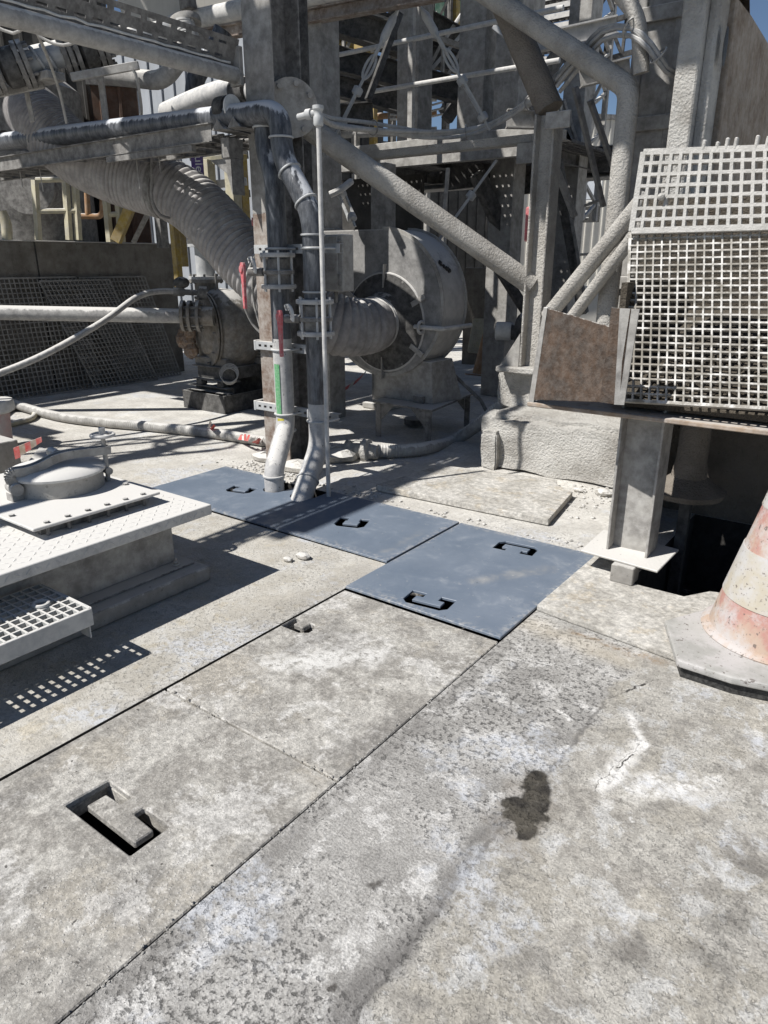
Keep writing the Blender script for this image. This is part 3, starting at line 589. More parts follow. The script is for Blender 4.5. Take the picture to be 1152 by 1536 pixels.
dB = bx.dot(FW)-.16; t0, t1 = ad(20,672,dB), ad(62,655,dB)
for k in range(5):
    a, b = t0.lerp(t1,k/5), t0.lerp(t1,(k+1)/5); MB().prism([a,b,b-V(0,0,.085-.012*k),a-V(0,0,.085-.01*k)],V(.006,-.004,0)).build('tape_stripe', M['hazard_red' if k % 2 == 0 else 'sill'], bq)
sh = [az(28,712,.10),az(110,702,.06),az(105,690,.10),az(60,672,.17)]
tag(MB().prism(sh,(0,0,.012)).build('sheet_offcut', M['pipe_white'], bevel=.002), 'white sheet offcut leaning beside the taped block', 'sheet')

# ------------------------------------------------------------------ traffic cone
cc = V(-.235, 3.19, 0)
cn = thing('traffic_cone', 'large faded red and white traffic cone on a dusty octagonal base', 'traffic cone', cc)
bs = [az(997,930,.075), az(1016,992,.075), az(1098,1016,.075)]
def octo(hw, z, c): 
    k = hw*.55; return [V(c.x+a, c.y+b, z) for a, b in ((-k,-hw),(k,-hw),(hw,-k),(hw,k),(k,hw),(-k,hw),(-hw,k),(-hw,-k))]
HB = .37
rot = Matrix.Rotation(radians(-9), 3, 'Z')
ocp = [(997,930),(1016,990),(1098,1016),(1190,1035)]; fr = [az(px,py,.085) for px, py in ocp]
cm_ = cc+V(.0,-.0,0); oc = [V(p.x,p.y,.052) for p in fr]; oc = oc+[V(2*cm_.x-p.x,2*cm_.y-p.y,.052) for p in oc]
MB().prism(oc,(0,0,.034)).build('cone_base', M['cone_base'], cn, bevel=.012, seg=3)
MB().prism([cc+(p-cc)*.95-V(0,0,p.z-.004) for p in oc],(0,0,.045)).build('gap_shade_fill', M['ink'], cn)  # black fill stands in for the shaded gap below the base
def rad(z): return .285-(z-.10)*.235
MB().lathe(cc,(0,0,1),[(.31,.0805),(.315,.092),(.305,.104),(.29,.11)],56).build('cone_lip', M['cone_red'], cn, smooth=True)
for z0, z1, mm, e, nm in ((.105,.265,'cone_red',0,'cone_skirt'),(.262,.475,'cone_white',.004,'reflective_sleeve'),(.47,.66,'cone_red',.0,'cone_band'),(.655,.86,'cone_white',.004,'reflective_sleeve'),(.855,1.06,'cone_red',0,'cone_tip')):
    MB().lathe(cc,(0,0,1),[(rad(z0)+e,z0),(rad(z1)+e,z1)],56).build(nm, M[mm], cn, smooth=True)
# ------------------------------------------------------------------ parapet wall and leaning gratings
XW = -9.0
wl = thing('parapet_wall', 'brown stained concrete parapet wall behind the leaning gratings', 'wall', (XW-.15, 4, 0))
MB().box((XW-.30,-3.0,.001),(XW,7.05,1.82)).build('wall_body', M['wall'], wl, bevel=.012, seg=2)
MB().box((XW-.32,4.95,.002),(XW+.004,4.97,1.822)).build('joint', M['ink'], wl)
MB().box((XW-.33,-3.0,1.8205),(XW+.01,7.06,1.835)).build('dust_cap', M['conc'], wl, bevel=.004)

def grating_panel(name, label, c00, c10, c11, c01, nu, nv, w, dep, mt, group=None, single=False, cat='grating'):
    """moulded grating between four corners; bars follow both directions"""
    root = thing(name, label, cat, (c00+c10)/2, group)
    nrm = (c10-c00).cross(c01-c00).normalized()
    def P(u, v): return c00*(1-u)*(1-v)+c10*u*(1-v)+c11*u*v+c01*(1-u)*v
    def bar(m, a, b, ww, z):
        d = (b-a).normalized(); s = d.cross(nrm).normalized()*ww/2; n = nrm*dep/2
        m.hexa([a-s-n*z,b-s-n*z,b+s-n*z,a+s-n*z,a-s+n*z,b-s+n*z,b+s+n*z,a+s+n*z])
    mm = MB()
    for i in range(nu+1):
        u = i/nu
        k = mm if single else MB(); bar(k, P(u,0), P(u,1), w*(1.8 if i in (0,nu) else 1), 1)
        if not single: k.build('bar', mt, root)
    for j in range(nv+1):
        v = j/nv
        k = mm if single else MB(); bar(k, P(0,v), P(1,v), w*(1.8 if j in (0,nv) else 1)*1.05, .96)
        if not single: k.build('bar', mt, root)
    if single: mm.build('bar_mesh', mt, root, kind='stuff')
    return root
def lean(y0, y1, z1, off, top, name_label, nu, nv, tilt=0):
    b = XW+off
    return grating_panel('leaning_grating', name_label, V(b,y0,.01), V(b,y1,.01), V(XW+top,y1-tilt,z1), V(XW+top,y0-tilt,z1), nu, nv, .011, .012, M['grp'], 'gratings leaning on the parapet wall', True)
lean(3.2, 5.42, 1.40, .30, .05, 'large grey grating panel leaning nearest the drum', 38, 24, .0)
lean(5.28, 6.25, 1.36, .40, .09, 'narrow tilted grating panel overlapping two others at the wall', 17, 24, .38)
lean(5.75, 6.75, 1.39, .28, .04, 'grey grating panel leaning closest to the pump', 18, 24, .28)

# ------------------------------------------------------------------ pump on its skid with delivery pipe
pp = thing('slurry_pump', 'dark greasy slurry pump with a rusted gland on a steel skid', 'pump', (-6.4,5.6,0))
b0 = az(272,610); b1 = az(337,622)
sk = MB()
sx, sy = b1.x, b0.y
def open_box(mb, lo, hi, t):
    x0,y0,z0 = lo; x1,y1,z1 = hi
    mb.box((x0,y0,z0),(x1,y0+t,z1)).box((x0,y1-t,z0),(x1,y1,z1)).box((x0,y0+t+.001,z0),(x0+t,y1-t-.001,z1)).box((x1-t,y0+t+.001,z0),(x1,y1-t-.001,z1)); return mb
open_box(sk, (b0.x+.05,sy,.002),(sx,sy+1.5,.20), .014); sk.build('drip_tray', M['steel_dark'], pp, kind='stuff')
MB().chan(V(b0.x+.1,sy+.12,.235),V(sx-.02,sy+.12,.235),.10,.065).build('skid_rail', M['steel_dark'], pp)
MB().chan(V(b0.x+.1,sy+1.2,.235),V(sx-.02,sy+1.2,.235),.10,.065).build('skid_rail', M['steel_dark'], pp)
for x in (b0.x+.25, sx-.15):
    MB().box((x-.05,sy+.08,.27),(x+.05,sy+.17,.33)).build('mount', M['steel_dark'], pp, bevel=.01)
MB().ibeam(V(b0.x+.16,sy+.16,.41),V(sx+.02,sy+.16,.41),.16,.16).build('base_beam', M['steel_dark'], pp)
MB().ibeam(V(b0.x+.16,sy+1.2,.41),V(sx+.02,sy+1.2,.41),.16,.16).build('base_beam', M['steel_dark'], pp)
MB().box((b0.x+.2,sy+.25,.36),(sx-.02,sy+1.1,.487)).build('bed_plate', M['steel_dark'], pp)
pc = ad(334,478,V(-6.25,5.6,0).dot(FW))
pc = ad(336,494,8.25); cx, cy, czz = pc.x, pc.y, pc.z
pax = V(-.35,-.94,0).normalized()
MB().lathe((cx,cy,czz),pax,[(.02,-.40),(.20,-.40),(.34,-.32),(.42,-.17),(.445,.0),(.43,.10),(.37,.17),(.28,.19),(.25,.25),(.18,.27)],40).build('volute', M['pump'], pp, smooth=True)
MB().box((cx-.25,cy-.25,.488),(cx+.27,cy+.28,.58)).build('pump_foot', M['pump'], pp, bevel=.02, seg=2)
gl = MB(); rr = random.Random(5)
for i in range(8):
    c = V(cx+.08,cy,czz)+pax*.25+V(-.30+rr.uniform(-.08,.10),-.05,-.16+rr.uniform(-.18,.14)); gl.ball(c, rr.uniform(.05,.09), 9, (1,.8,1.1), .35, rr)
gl.build('rusted_gland', M['rusty_pump'], pp, kind='stuff')
ps = V(cx,cy,czz)
ring = MB()
for h in (.19,.225): ring.lathe(ps,pax,[(.40,h-.02),(.40,h-.002)],40)
ring.build('casing_flange', M['pump'], pp, smooth=True, kind='stuff')
for k in range(10):
    a = k*pi/5; d_, s_, u_ = frame(pax); MB().disc(ps+pax*.24+(s_*cos(a)+u_*sin(a))*.365,pax,.016,.03,6).build('bolt', M['steel'], pp)
# suction / discharge stack on top
tz = ps.z+.40; cx -= .24
MB().lathe((cx+.0,cy,tz),(0,0,1),[(.13,0),(.13,.10),(.19,.10),(.19,.125),(.19,.13)],28).build('top_neck', M['pump'], pp, smooth=True)
MB().lathe((cx,cy,tz+.135),(0,0,1),[(.19,0),(.19,.03),(.10,.03),(.10,.34),(.17,.34),(.17,.37)],28).build('spool_pipe', M['galv'], pp, smooth=True)
MB().lathe((cx,cy,tz+.51),(0,0,1),[(.17,0),(.17,.03),(.15,.05),(.15,.14),(.17,.16),(.17,.19)],28).build('top_valve', M['steel_dark'], pp, smooth=True)
for k in range(8):
    a = k*pi/4; MB().disc((cx+cos(a)*.165,cy+sin(a)*.165,tz+.09),(0,0,1),.013,.10,6).build('bolt', M['steel'], pp)
MB().tube(fillet([V(cx+.2,cy-.1,tz-.02),V(cx+.28,cy-.1,tz+.06),V(cx+.28,cy-.1,tz+.20)],.03),.012,8).build('grease_line', M['steel'], pp, smooth=True)
co = MB()
for k in range(4): co.torus(ad(344,562,7.75)+V(.0,0,.012*k-.02),(.5,-.8,.2+.08*k),.085+.006*k,.006,22,6)
tag(co.build('cable_coil', M['hose'], smooth=True, kind='stuff'), 'small coil of grey cable hanging on the pump skid', 'cable coil')
mb_ = thing('louvred_motor_box', 'grey louvred motor cabinet partly hidden by the rusty column', 'cabinet', (-5.75,6.35,0))
p = ad(378,545,8.55)
MB().box((p.x-.32,p.y-.2,.49),(p.x+.5,p.y+.4,1.05)).build('cabinet', M['steel'], mb_, bevel=.008)
for j in range(12): MB().box((p.x+.02,p.y-.207,.56+j*.035),(p.x+.46,p.y-.199,.575+j*.035)).build('louvre', M['steel_dark'], mb_)
MB().box((p.x-.3,p.y-.1,.002),(p.x+.5,p.y+.4,.489)).build('pedestal', M['steel_dark'], mb_)
# long delivery pipe
pe = ad(276,474,7.75); ps0 = ax(0,468,pe.x-.35-.25) if False else V(pe.x-.55, pe.y-3.2, pe.z+.02)
l0 = ad(0,469,(V(pe.x,pe.y,0).dot(FW))*.985)
dp = thing('delivery_pipe', 'long grey horizontal pipe running to the pump flange', 'pipe', l0)
dd_ = (pe-l0).normalized(); l00 = l0-dd_*1.5
MB().tube([l00,pe],.075,20).build('pipe', M['pipe_grey'], dp, smooth=True)
for h in (-.02,.05,.14): MB().lathe(pe+dd_*h,dd_,[(.16,0),(.16,.032)],30).build('flange', M['pump'], dp, smooth=True)
MB().lathe(pe+dd_*.01,dd_,[(.10,0),(.10,.30)],24).build('stub', M['pump'], dp, smooth=True)
for k in range(8):
    a = k*pi/4; _, s_, u_ = frame(dd_); MB().disc(pe-dd_*.03+(s_*cos(a)+u_*sin(a))*.13,dd_,.013,.23,6).build('bolt', M['steel'], dp)
df = pe.dot(FW)
hpts = crom([ad(-40,575,df*.80),ad(60,535,df*.84),ad(150,485,df*.90),ad(205,446,df*.97),ad(240,437,df*1.0),ad(275,438,df*1.01)],.06)
wh = thing('water_hose', 'slim grey hose crossing the delivery pipe up to the pump valve', 'hose', hpts[0])
MB().tube(hpts,.030,12).build('hose', M['pipe_grey'], wh, smooth=True)
MB().lathe(hpts[-1],hpts[-1]-hpts[-2],[(.038,-.1),(.045,-.1),(.045,0),(.03,.02),(.03,.14),(.07,.16),(.07,.24)],18).build('coupling', M['steel'], wh, smooth=True)
MB().ball(ad(272,424,df*1.01),.085,14,(1,1,.7)).build('valve_body', M['steel_dark'], wh, smooth=True)
yp0 = ad(267,335,9.15); yp1 = ad(270,440,9.15)
tag(MB().beam(V(yp1.x,yp1.y,yp1.z),V(yp1.x,yp1.y,yp0.z),.08,.08).build('yellow_post', M['yellow'], bevel=.004), 'yellow upright post behind the pump valve', 'post')

# ------------------------------------------------------------------ hoses on the ground
def ribbed(name, pts, r, pitch, amp, mt, n=18, root=None, step=None, r0=None, taper=.5):
    step = step or pitch/5; q = crom(pts, step); L = 0; rr = []
    for i, p in enumerate(q):
        if i: L += (p-q[i-1]).length
        s = L/pitch % 1; rr.append((r if r0 is None else r0+(r-r0)*min(1, L/taper)) + amp*(abs(sin(pi*s))**.6*2-1))
    return MB().tube(q, rr, n).build(name, mt, root, smooth=True)
gh = [az(8,600,.10),az(40,612,.06),az(90,625,.055),az(150,633,.055),az(230,640,.055),az(320,650,.055),az(392,661,.055),az(450,668,.055),az(520,674,.06)]
h1 = ribbed('suction_hose', gh, .046, .022, .003, M['hose'], 16); tag(h1, 'pale ribbed hose lying on the floor between the drum and the coupling', 'hose', 'ribbed hoses on the floor')
gh2 = [az(562,676,.07),az(590,677,.06),az(640,672,.06),ad(680,661,6.55),ad(720,635,6.35),ad(755,605,6.2),ad(790,572,6.15),ad(815,545,6.3)]
h2 = ribbed('suction_hose', gh2, .054, .024, .0035, M['hose'], 16); tag(h2, 'pale ribbed hose rising from the coupling past the encrusted block', 'hose', 'ribbed hoses on the floor')
cp = az(541,676,.07); cd = (az(562,676,.07)-az(520,674,.06)).normalized()
ck = thing('hose_coupling', 'dust caked cam coupling joining the two ribbed floor hoses', 'hose coupling', (cp.x,cp.y,0))
MB().lathe(cp,cd,[(.06,-.14),(.085,-.13),(.085,-.10),(.065,-.08),(.065,.02),(.105,.03),(.105,.075),(.07,.085),(.06,.16)],26).build('coupling_body', M['crust'], ck, smooth=True)
for s in (-1,1): MB().beam(cp+V(0,0,.02)+V(-.02,.09*s,.0),cp+V(-.10,.13*s,.03),.02,.03).build('cam_lever', M['crust'], ck, bevel=.004)
yh = ribbed('garden_hose', [az(4,640,.03),az(25,634,.03),az(46,628,.03),az(52,620,.03),az(40,614,.03),az(20,612,.03),az(2,622,.04)], .028, .02, .001, M['cream'], 12); tag(yh, 'loop of yellowish hose lying behind the white drum', 'hose')
tp_ = [az(312,640,.15),az(325,652,.02),az(348,658,.012),az(372,662,.10),az(392,668,.01)]
tq = crom(tp_, .06); tr_ = thing('barrier_tape', 'strip of red and white barrier tape draped over the floor hose', 'barrier tape', tq[0])
for i in range(len(tq)-1):
    a, b = tq[i], tq[i+1]; w = V(.01+.03*sin(i*.9),.02,.045*abs(cos(i*.7))+.012)
    MB().prism([a,b,b+w,a+w],V(.002,-.002,.002)).build('tape_stripe', M['hazard_red' if i % 3 else 'hazard_white'], tr_)
tq = crom([az(505,594,.02),az(522,583,.06),az(535,574,.12),az(548,560,.2)], .1); tr_ = thing('barrier_tape', 'faded red tape lying on the floor under the fan duct', 'barrier tape', tq[0])
for i in range(len(tq)-1):
    a, b = tq[i], tq[i+1]; w = V(.02,.03,.06); MB().prism([a,b,b+w,a+w],V(.002,-.002,.002)).build('tape_stripe', M['hazard_red' if i % 3 else 'hazard_white'], tr_)

# ------------------------------------------------------------------ rusty H column
hc_ = thing('rusty_column', 'tall rusty brown steel column behind the standpipes', 'column', (-4.07,4.17,0))
CX0, CX1, CY0, CY1 = -4.20, -3.925, 4.04, 4.33
MB().box((CX0,CY0,.003),(CX1,CY0+.014,1.93)).build('flange', M['rust'], hc_, bevel=.002)
MB().box((CX0,CY0+.001,1.932),(CX1,CY0+.014,4.6)).build('flange', M['frame'], hc_, bevel=.002)
MB().box((CX0,CY1-.014,.003),(CX1,CY1,4.6)).build('flange', M['steel'], hc_, bevel=.002)
MB().box(((CX0+CX1)/2-.005,CY0+.0145,.003),((CX0+CX1)/2+.005,CY1-.0145,4.6)).build('web', M['steel'], hc_)
# ------------------------------------------------------------------ standpipes
def S1(px, py, Y): return ay(px, py, Y)
Y1 = 3.90; Y2 = 3.86
v1 = S1(427,600,Y1); v2 = S1(477,600,Y2)
def pipe(name, label, pts, r, mats, cat='pipe', group=None, fil=.12, n=22, joints=()):
    root = thing(name, label, cat, pts[0], group); return root
sp1 = thing('standpipe', 'standpipe with a green tape stripe and a yellow arrow tag before the rusty column', 'pipe', P1B, 'standpipes through the blue plate')
x1, x2 = v1.x, v2.x
top1 = S1(396,180,Y1+.02); k1 = S1(398,226,Y1+.02); m1 = S1(421,262,Y1)
z_b1 = S1(432,650,Y1).z; z_k1 = S1(432,640,Y1).z
low1 = [V(x1,Y1,S1(427,508,Y1).z), V(x1,Y1,z_k1), V(P1B.x,P1B.y,.16), V(P1B.x,P1B.y,-.3)]
up1 = [V(x1,Y1,S1(427,510,Y1).z), V(x1,Y1,m1.z), V(k1.x,Y1+.02,k1.z), V(top1.x,Y1+.02,2.50)]
MB().tube(fillet(up1,.10),.070,22).build('upper_pipe', M['pipe_black'], sp1, smooth=True)
MB().tube(fillet(low1,.09),.072,22).build('lower_pipe', M['foot'], sp1, smooth=True)
sp2 = thing('standpipe', 'black standpipe whose white dusted foot leans through the blue plate near the thin pole', 'pipe', P2B, 'standpipes through the blue plate')
z_k2 = S1(480,668,Y2).z
k2a = S1(423,236,Y2); k2b = S1(470,320,Y2); el = S1(421,166,Y2)
low2 = [V(x2,Y2,.62), V(x2,Y2,z_k2), V(P2B.x,P2B.y,.03), V(P2B.x,P2B.y,.03)+(V(P2B.x,P2B.y,.03)-V(x2,Y2,z_k2)).normalized()*.3]
lft = ay(-60,220,Y2)
up2 = [V(x2,Y2,.60), V(x2,Y2,k2b.z), V(k2a.x,Y2,k2a.z), V(k2a.x,Y2,el.z), V(lft.x,Y2,lft.z)]
up2[3].z = el.z
MB().tube(fillet(up2,.13,7),.074,24).build('upper_pipe', M['pipe_black'], sp2, smooth=True)
MB().tube(fillet(low2,.10),.075,24).build('lower_pipe', M['foot'], sp2, smooth=True)
# weld collars / joint rings
def ring_at(root, c, ax_, r=.083, h=.012, m='galv', name='collar'): MB().lathe(c-Vector(ax_).normalized()*h/2,ax_,[(r,0),(r+.002,h*.3),(r+.002,h*.7),(r,h)],24).build(name, M[m], root, smooth=True)
for py in (212, 350, 440, 652, 670): pass
for z in (S1(477,438,Y2).z, S1(477,672,Y2).z+.02, S1(476,352,Y2).z): ring_at(sp2, V(x2,Y2,z), (0,0,1))
ring_at(sp2, V(k2a.x,Y2,S1(423,206,Y2).z), (0,0,1))
q = V(k2a.x,Y2,k2a.z).lerp(V(x2,Y2,k2b.z),.25); ring_at(sp2, q, V(x2-k2a.x,0,k2b.z-k2a.z)); q = V(k2a.x,Y2,k2a.z).lerp(V(x2,Y2,k2b.z),.8); ring_at(sp2, q, V(x2-k2a.x,0,k2b.z-k2a.z))
ring_at(sp2, S1(337,164,Y2), (1,0,0), .082, .09, 'rubber', 'black_sleeve'); ring_at(sp2, S1(2,211,Y2), (1,0,0), .082, .16, 'rubber', 'black_sleeve'); ring_at(sp2, S1(349,162,Y2), (1,0,0), .0825, .012, 'white_tag')
dd2 = (low2[2]-low2[1]).normalized(); ring_at(sp2, low2[1].lerp(low2[2],.72), dd2); 
for z in (S1(427,645,Y1).z, .12): ring_at(sp1, V(x1 if z > .3 else P1B.x, Y1 if z > .3 else P1B.y, z), (0,0,1), .079)
ring_at(sp1, V(k1.x,Y1+.02,S1(397,190,Y1).z), (0,0,1), .079)
# flanged butterfly valves with red levers
def valve(root, x, y, z, r):
    for dz in (.10,-.115): MB().lathe((x,y,z+dz),(0,0,1),[(r*1.68,0),(r*1.72,.004),(r*1.72,.026),(r*1.68,.03)],28).build('valve_flange', M['foot'], root, smooth=True)
    MB().lathe((x,y,z-.05),(0,0,1),[(r*1.1,-.04),(r*1.25,-.04),(r*1.25,.03),(r*1.6,.035),(r*1.6,.06),(r*1.15,.065),(r*1.15,.135)],28).build('valve_body', M['steel'], root, smooth=True)
    for k in range(6):
        a = k*pi/3+.3; MB().disc((x+cos(a)*r*1.48,y+sin(a)*r*1.48,z-.135),(0,0,1),.009,.28,8).build('stud', M['galv'], root, smooth=True)
    px = x-r*.75
    st = MB().disc((px-.0,y-.09,z),(-1,-.25,0),.03,.12,14).build('valve_stem', M['steel'], root, smooth=True)
    d = V(-.35,-.94,0).normalized(); c = V(px-.03,y-.19,z+.02); s_ = V(d.y,-d.x,0)*-1
    q = []
    for i in range(9):
        a = -.35+i*2.5/8; q.append(c+s_*(.085*cos(a))+V(0,0,.085*sin(a)))
    for i in range(8,-1,-1):
        a = -.35+i*2.5/8; q.append(c+s_*(.045*cos(a))+V(0,0,.045*sin(a)))
    MB().prism(q,-d*.012).build('scale_plate', M['white_tag'], root)
    for i in range(1,8):
        a = -.35+i*2.5/8; e = c-d*-.014; tk = s_*(.066*cos(a))+V(0,0,.066*sin(a)); MB().obox(e+tk,tk.normalized()*.012,d.cross(tk).normalized()*.0025,d*.001).build('scale_mark', M['ink'], root)
    lv = MB(); e = c+d*.03+V(-.02,0,0)
    lv.prism([e+s_*a+V(0,0,b) for a, b in ((-.028,.03),(-.02,.045),(.02,.045),(.028,.03),(.030,-.02),(.018,-.09),(.015,-.20),(.013,-.27),(-.013,-.27),(-.015,-.20),(-.018,-.09),(-.030,-.02))],d*.022)
    lv.disc(e+d*.02,d,.027,.012,16); lv.build('lever', M['red'], root, bevel=.003)
valve(sp1, x1-.005, Y1, S1(430,408,Y1).z, .074); valve(sp2, x2, Y2, S1(476,478,Y2).z, .077)
# stickers
def patch(root, name, x, y, r, a0, a1, z0, z1, m):
    vs = []; fs = []; n = 6
    for i in range(n+1):
        a = a0+(a1-a0)*i/n
        for z in (z0,z1): vs.append(V(x+cos(a)*r,y+sin(a)*r,z))
    for i in range(n): fs.append((2*i,2*i+2,2*i+3,2*i+1))
    b = MB(); b.add(vs,fs); b.add([v+V(0,0,0)-(V(v.x-x,v.y-y,0).normalized()*.002) for v in vs],[f[::-1] for f in fs]); return b.build(name, M[m], root)
zz = lambda py: S1(427,py,Y1).z
patch(sp1,'green_stripe',x1,Y1,.0765,radians(256),radians(292),zz(622),zz(545),'green_tape')
patch(sp1,'yellow_tag',x1,Y1,.0768,radians(262),radians(304),zz(655),zz(625),'yellow_tag')
a = radians(283); ptc = V(x1+cos(a)*.0785,Y1+sin(a)*.0785,(zz(655)+zz(625))/2); tdir = V(-sin(a),cos(a),0)
MB().prism([ptc+tdir*u+V(0,0,w) for u, w in ((-.004,-.05),(.004,-.05),(.004,.025),(.014,.02),(0,.055),(-.014,.02),(-.004,.025))],V(cos(a),sin(a),0)*.001).build('arrow_mark', M['ink'], sp1)
# slotted strut brackets across column and pipes
for j, (py, xr, lab) in enumerate(((374,512,'upper slotted strut clamping both pipes above the red levers'),(517,470,'middle slotted strut across the rusty column below the red levers'),(607,509,'lower slotted strut clamping both standpipes near the ground'))):
    a = S1(383,py,CY0-.03); b_ = S1(xr,py+(xr-383)*.19,CY0-.03); z = a.z
    root = thing('strut_bracket', lab, 'bracket', a, 'slotted struts on the column')
    L = b_.x-a.x; W = .062; holes = []; k = .05
    while k < L-.05: holes.append([(k,W/2-.009),(k+.028,W/2-.009),(k+.028,W/2+.009),(k,W/2+.009)]); k += .062
    yb = CY0-.043
    MB().holed([(0,0),(L,0),(L,W),(0,W)],holes,(a.x,yb,z-W/2),(1,0,0),(0,0,1),.003).build('strut_face', M['galv'], root)
    for zz_ in (z-W/2, z+W/2-.003): MB().box((a.x,yb+.0035,zz_),(b_.x,CY0-.0015,zz_+.003)).build('strut_flange', M['galv'], root)
    for (xx,yy,r) in ((x1,Y1,.078),(x2,Y2,.082)):
        if xx < b_.x:
            zc = z if j else z+.0
            MB().tube([V(xx-r,yb,zc),V(xx-r,yy,zc)]+[V(xx-r*cos(t),yy-r*sin(t),zc) for t in [pi*i/12 for i in range(1,12)]]+[V(xx+r,yy,zc),V(xx+r,yb,zc)],.008,8).build('u_bolt', M['galv'], root, smooth=True)
    if j: MB().box((a.x-.004,yb-.002,z-W/2-.01),(a.x+.02,CY0+.06,z+W/2+.006)).build('beam_clamp', M['galv'], root, bevel=.003)

# thin pole with elbow fittings
pb = az(493,744,.02); ptop = V(pb.x,pb.y,S1(490,182,pb.y).z)
po = thing('thin_water_pole', 'thin pale vertical pole rising from the edge of the long blue plate', 'pole', pb)
MB().tube([pb-V(0,0,.05),V(pb.x,pb.y,1.12),ptop],.0155,12).build('pole_pipe', M['pipe_white'], po, smooth=True)
MB().lathe(ptop-V(0,0,.02),(0,0,1),[(.024,0),(.03,.01),(.03,.05),(.024,.06),(.026,.08),(.034,.09),(.034,.11)],16).build('elbow', M['galv'], po, smooth=True)
MB().tube([ptop+V(.0,0,.055),ptop+V(-.16,.0,.045)],.019,12).lathe(ptop+V(-.05,0,.052),(-1,0,0),[(.03,0),(.03,.04)],12).build('side_nipple', M['galv'], po, smooth=True)

# junction box, limit switch
jb = thing('junction_box', 'grey hinged junction box beside the pipes at the fan outlet', 'junction box', ad(500,395,5.75))
p = ad(500,395,5.9)
MB().box((p.x-.13,p.y-.02,p.z-.21),(p.x+.11,p.y+.12,p.z+.21)).build('box', M['steel_pale'], jb, bevel=.006)
MB().box((p.x-.12,p.y-.035,p.z-.20),(p.x+.07,p.y-.0205,p.z+.20)).build('door', M['steel_pale'], jb, bevel=.004)
for dz in (.12,-.12): MB().box((p.x+.072,p.y-.04,p.z+dz-.045),(p.x+.10,p.y-.0205,p.z+dz+.045)).build('hinge', M['steel'], jb, bevel=.004)
MB().disc((p.x-.02,p.y+.05,p.z-.30),(0,0,1),.015,.09,10).build('cable_gland', M['steel'], jb)
ls = thing('limit_switch', 'small white switch with a pink button beside the duct at the column', 'switch', ad(392,335,6.3))
p = ad(393,333,6.25)
MB().box((p.x-.05,p.y-.05,p.z-.06),(p.x+.06,p.y+.05,p.z+.07)).build('housing', M['white_tag'], ls, bevel=.012, seg=2)
MB().disc((p.x-.02,p.y-.051,p.z+.0),(-.6,-.8,0),.032,.03,16).build('button', M['red'], ls, smooth=True)
MB().box((p.x-.06,p.y+.0,p.z-.16),(p.x+.10,p.y+.04,p.z-.0605)).build('bracket', M['pipe_white'], ls, bevel=.005)
def cable(label, pts, r, m='hose', name='cable', group=None, cat='cable'):
    o = MB().tube(crom(pts,.05),r,8).build(name, M[m], smooth=True); return tag(o, label, cat, group)
cable('grey cable looping from the switch down beside the column', [ad(405,345,6.0),ad(385,380,6.0),ad(368,420,6.05),ad(366,455,6.1),ad(378,485,6.15),ad(392,500,6.15)],.011)
cable('second thin grey cable looping down to the louvred cabinet', [ad(392,372,6.1),ad(380,410,6.15),ad(380,450,6.2),ad(390,490,6.2)],.009)

# ------------------------------------------------------------------ fan
FY = 5.45; fc = ay(574,461,FY); ic = ay(578,484,FY); FR = 103*((fc.dot(FW))*cos(PITCH)+.2)/FPX; FD = .40
fan = thing('centrifugal_fan', 'big dusty round fan housing with a ribbed duct on its inlet', 'fan', (fc.x,FY+.2,0))
n = 56
def scroll(a): return FR*(1.0+.05*sin(a))
outl = []
for i in range(n*3//4+1):       # from top (90 deg) clockwise over +X side, bottom, to -X side
    a = pi/2 - (2*pi*i/n); outl.append((scroll(a)*cos(a), scroll(a)*sin(a)))
outl += [(-FR*1.0,FR*.10),(-1.02*FR,FR*.42),(-1.25*FR,FR*.42),(-1.25*FR,FR*1.05)]
body = MB().prism([V(fc.x+a,FY,fc.z+b) for a, b in outl],(0,FD,0)).build('scroll_housing', M['rim'], fan, smooth=True)
MB().prism([V(fc.x+a*.985,FY-.002,fc.z+b*.985) for a, b in outl],(0,-.006,0)).build('face_plate', M['fan'], fan)
rim = MB()
pts = [V(fc.x+a*1.0,FY,fc.z+b*1.0) for a, b in outl[:n*3//4+1]]
for y0 in (FY-.004, FY+FD-.008):
    for i in range(len(pts)-1):
        a, b = pts[i], pts[i+1]; c = V(fc.x,0,fc.z); oa = (V(a.x,0,a.z)-c).normalized(); ob = (V(b.x,0,b.z)-c).normalized()
        rim.hexa([V(a.x,y0,a.z)-oa*.02,V(b.x,y0,b.z)-ob*.02,V(b.x,y0,b.z)+ob*.022,V(a.x,y0,a.z)+oa*.022,V(a.x,y0+.012,a.z)-oa*.02,V(b.x,y0+.012,b.z)-ob*.02,V(b.x,y0+.012,b.z)+ob*.022,V(a.x,y0+.012,a.z)+oa*.022])
rim.build('housing_rim', M['steel_pale'], fan, kind='stuff')
IR = .43
MB().lathe((ic.x,FY-.0085,ic.z),(0,-1,0),[(IR,0),(IR,.014),(IR-.03,.014),(.27,.05),(.235,.10)],44).build('inlet_cone', M['steel_dark'], fan, smooth=True)
MB().torus((ic.x,FY-.012,ic.z),(0,-1,0),IR+.004,.012,44,8).build('inlet_rim', M['rim'], fan, smooth=True)
for k in range(12):
    a = k*pi/6; MB().disc((ic.x+cos(a)*(IR-.015),FY-.0135,ic.z+sin(a)*(IR-.015)),(0,-1,0),.012,.012,6).build('bolt', M['steel'], fan)
for k in range(6):
    a = k*pi/3+.5; u = V(cos(a),0,sin(a)); MB().beam(V(ic.x,FY-.03,ic.z)+u*.31,V(ic.x,FY-.03,ic.z)+u*(IR+.08),.01,.045).build('stiffener', M['steel_pale'], fan)
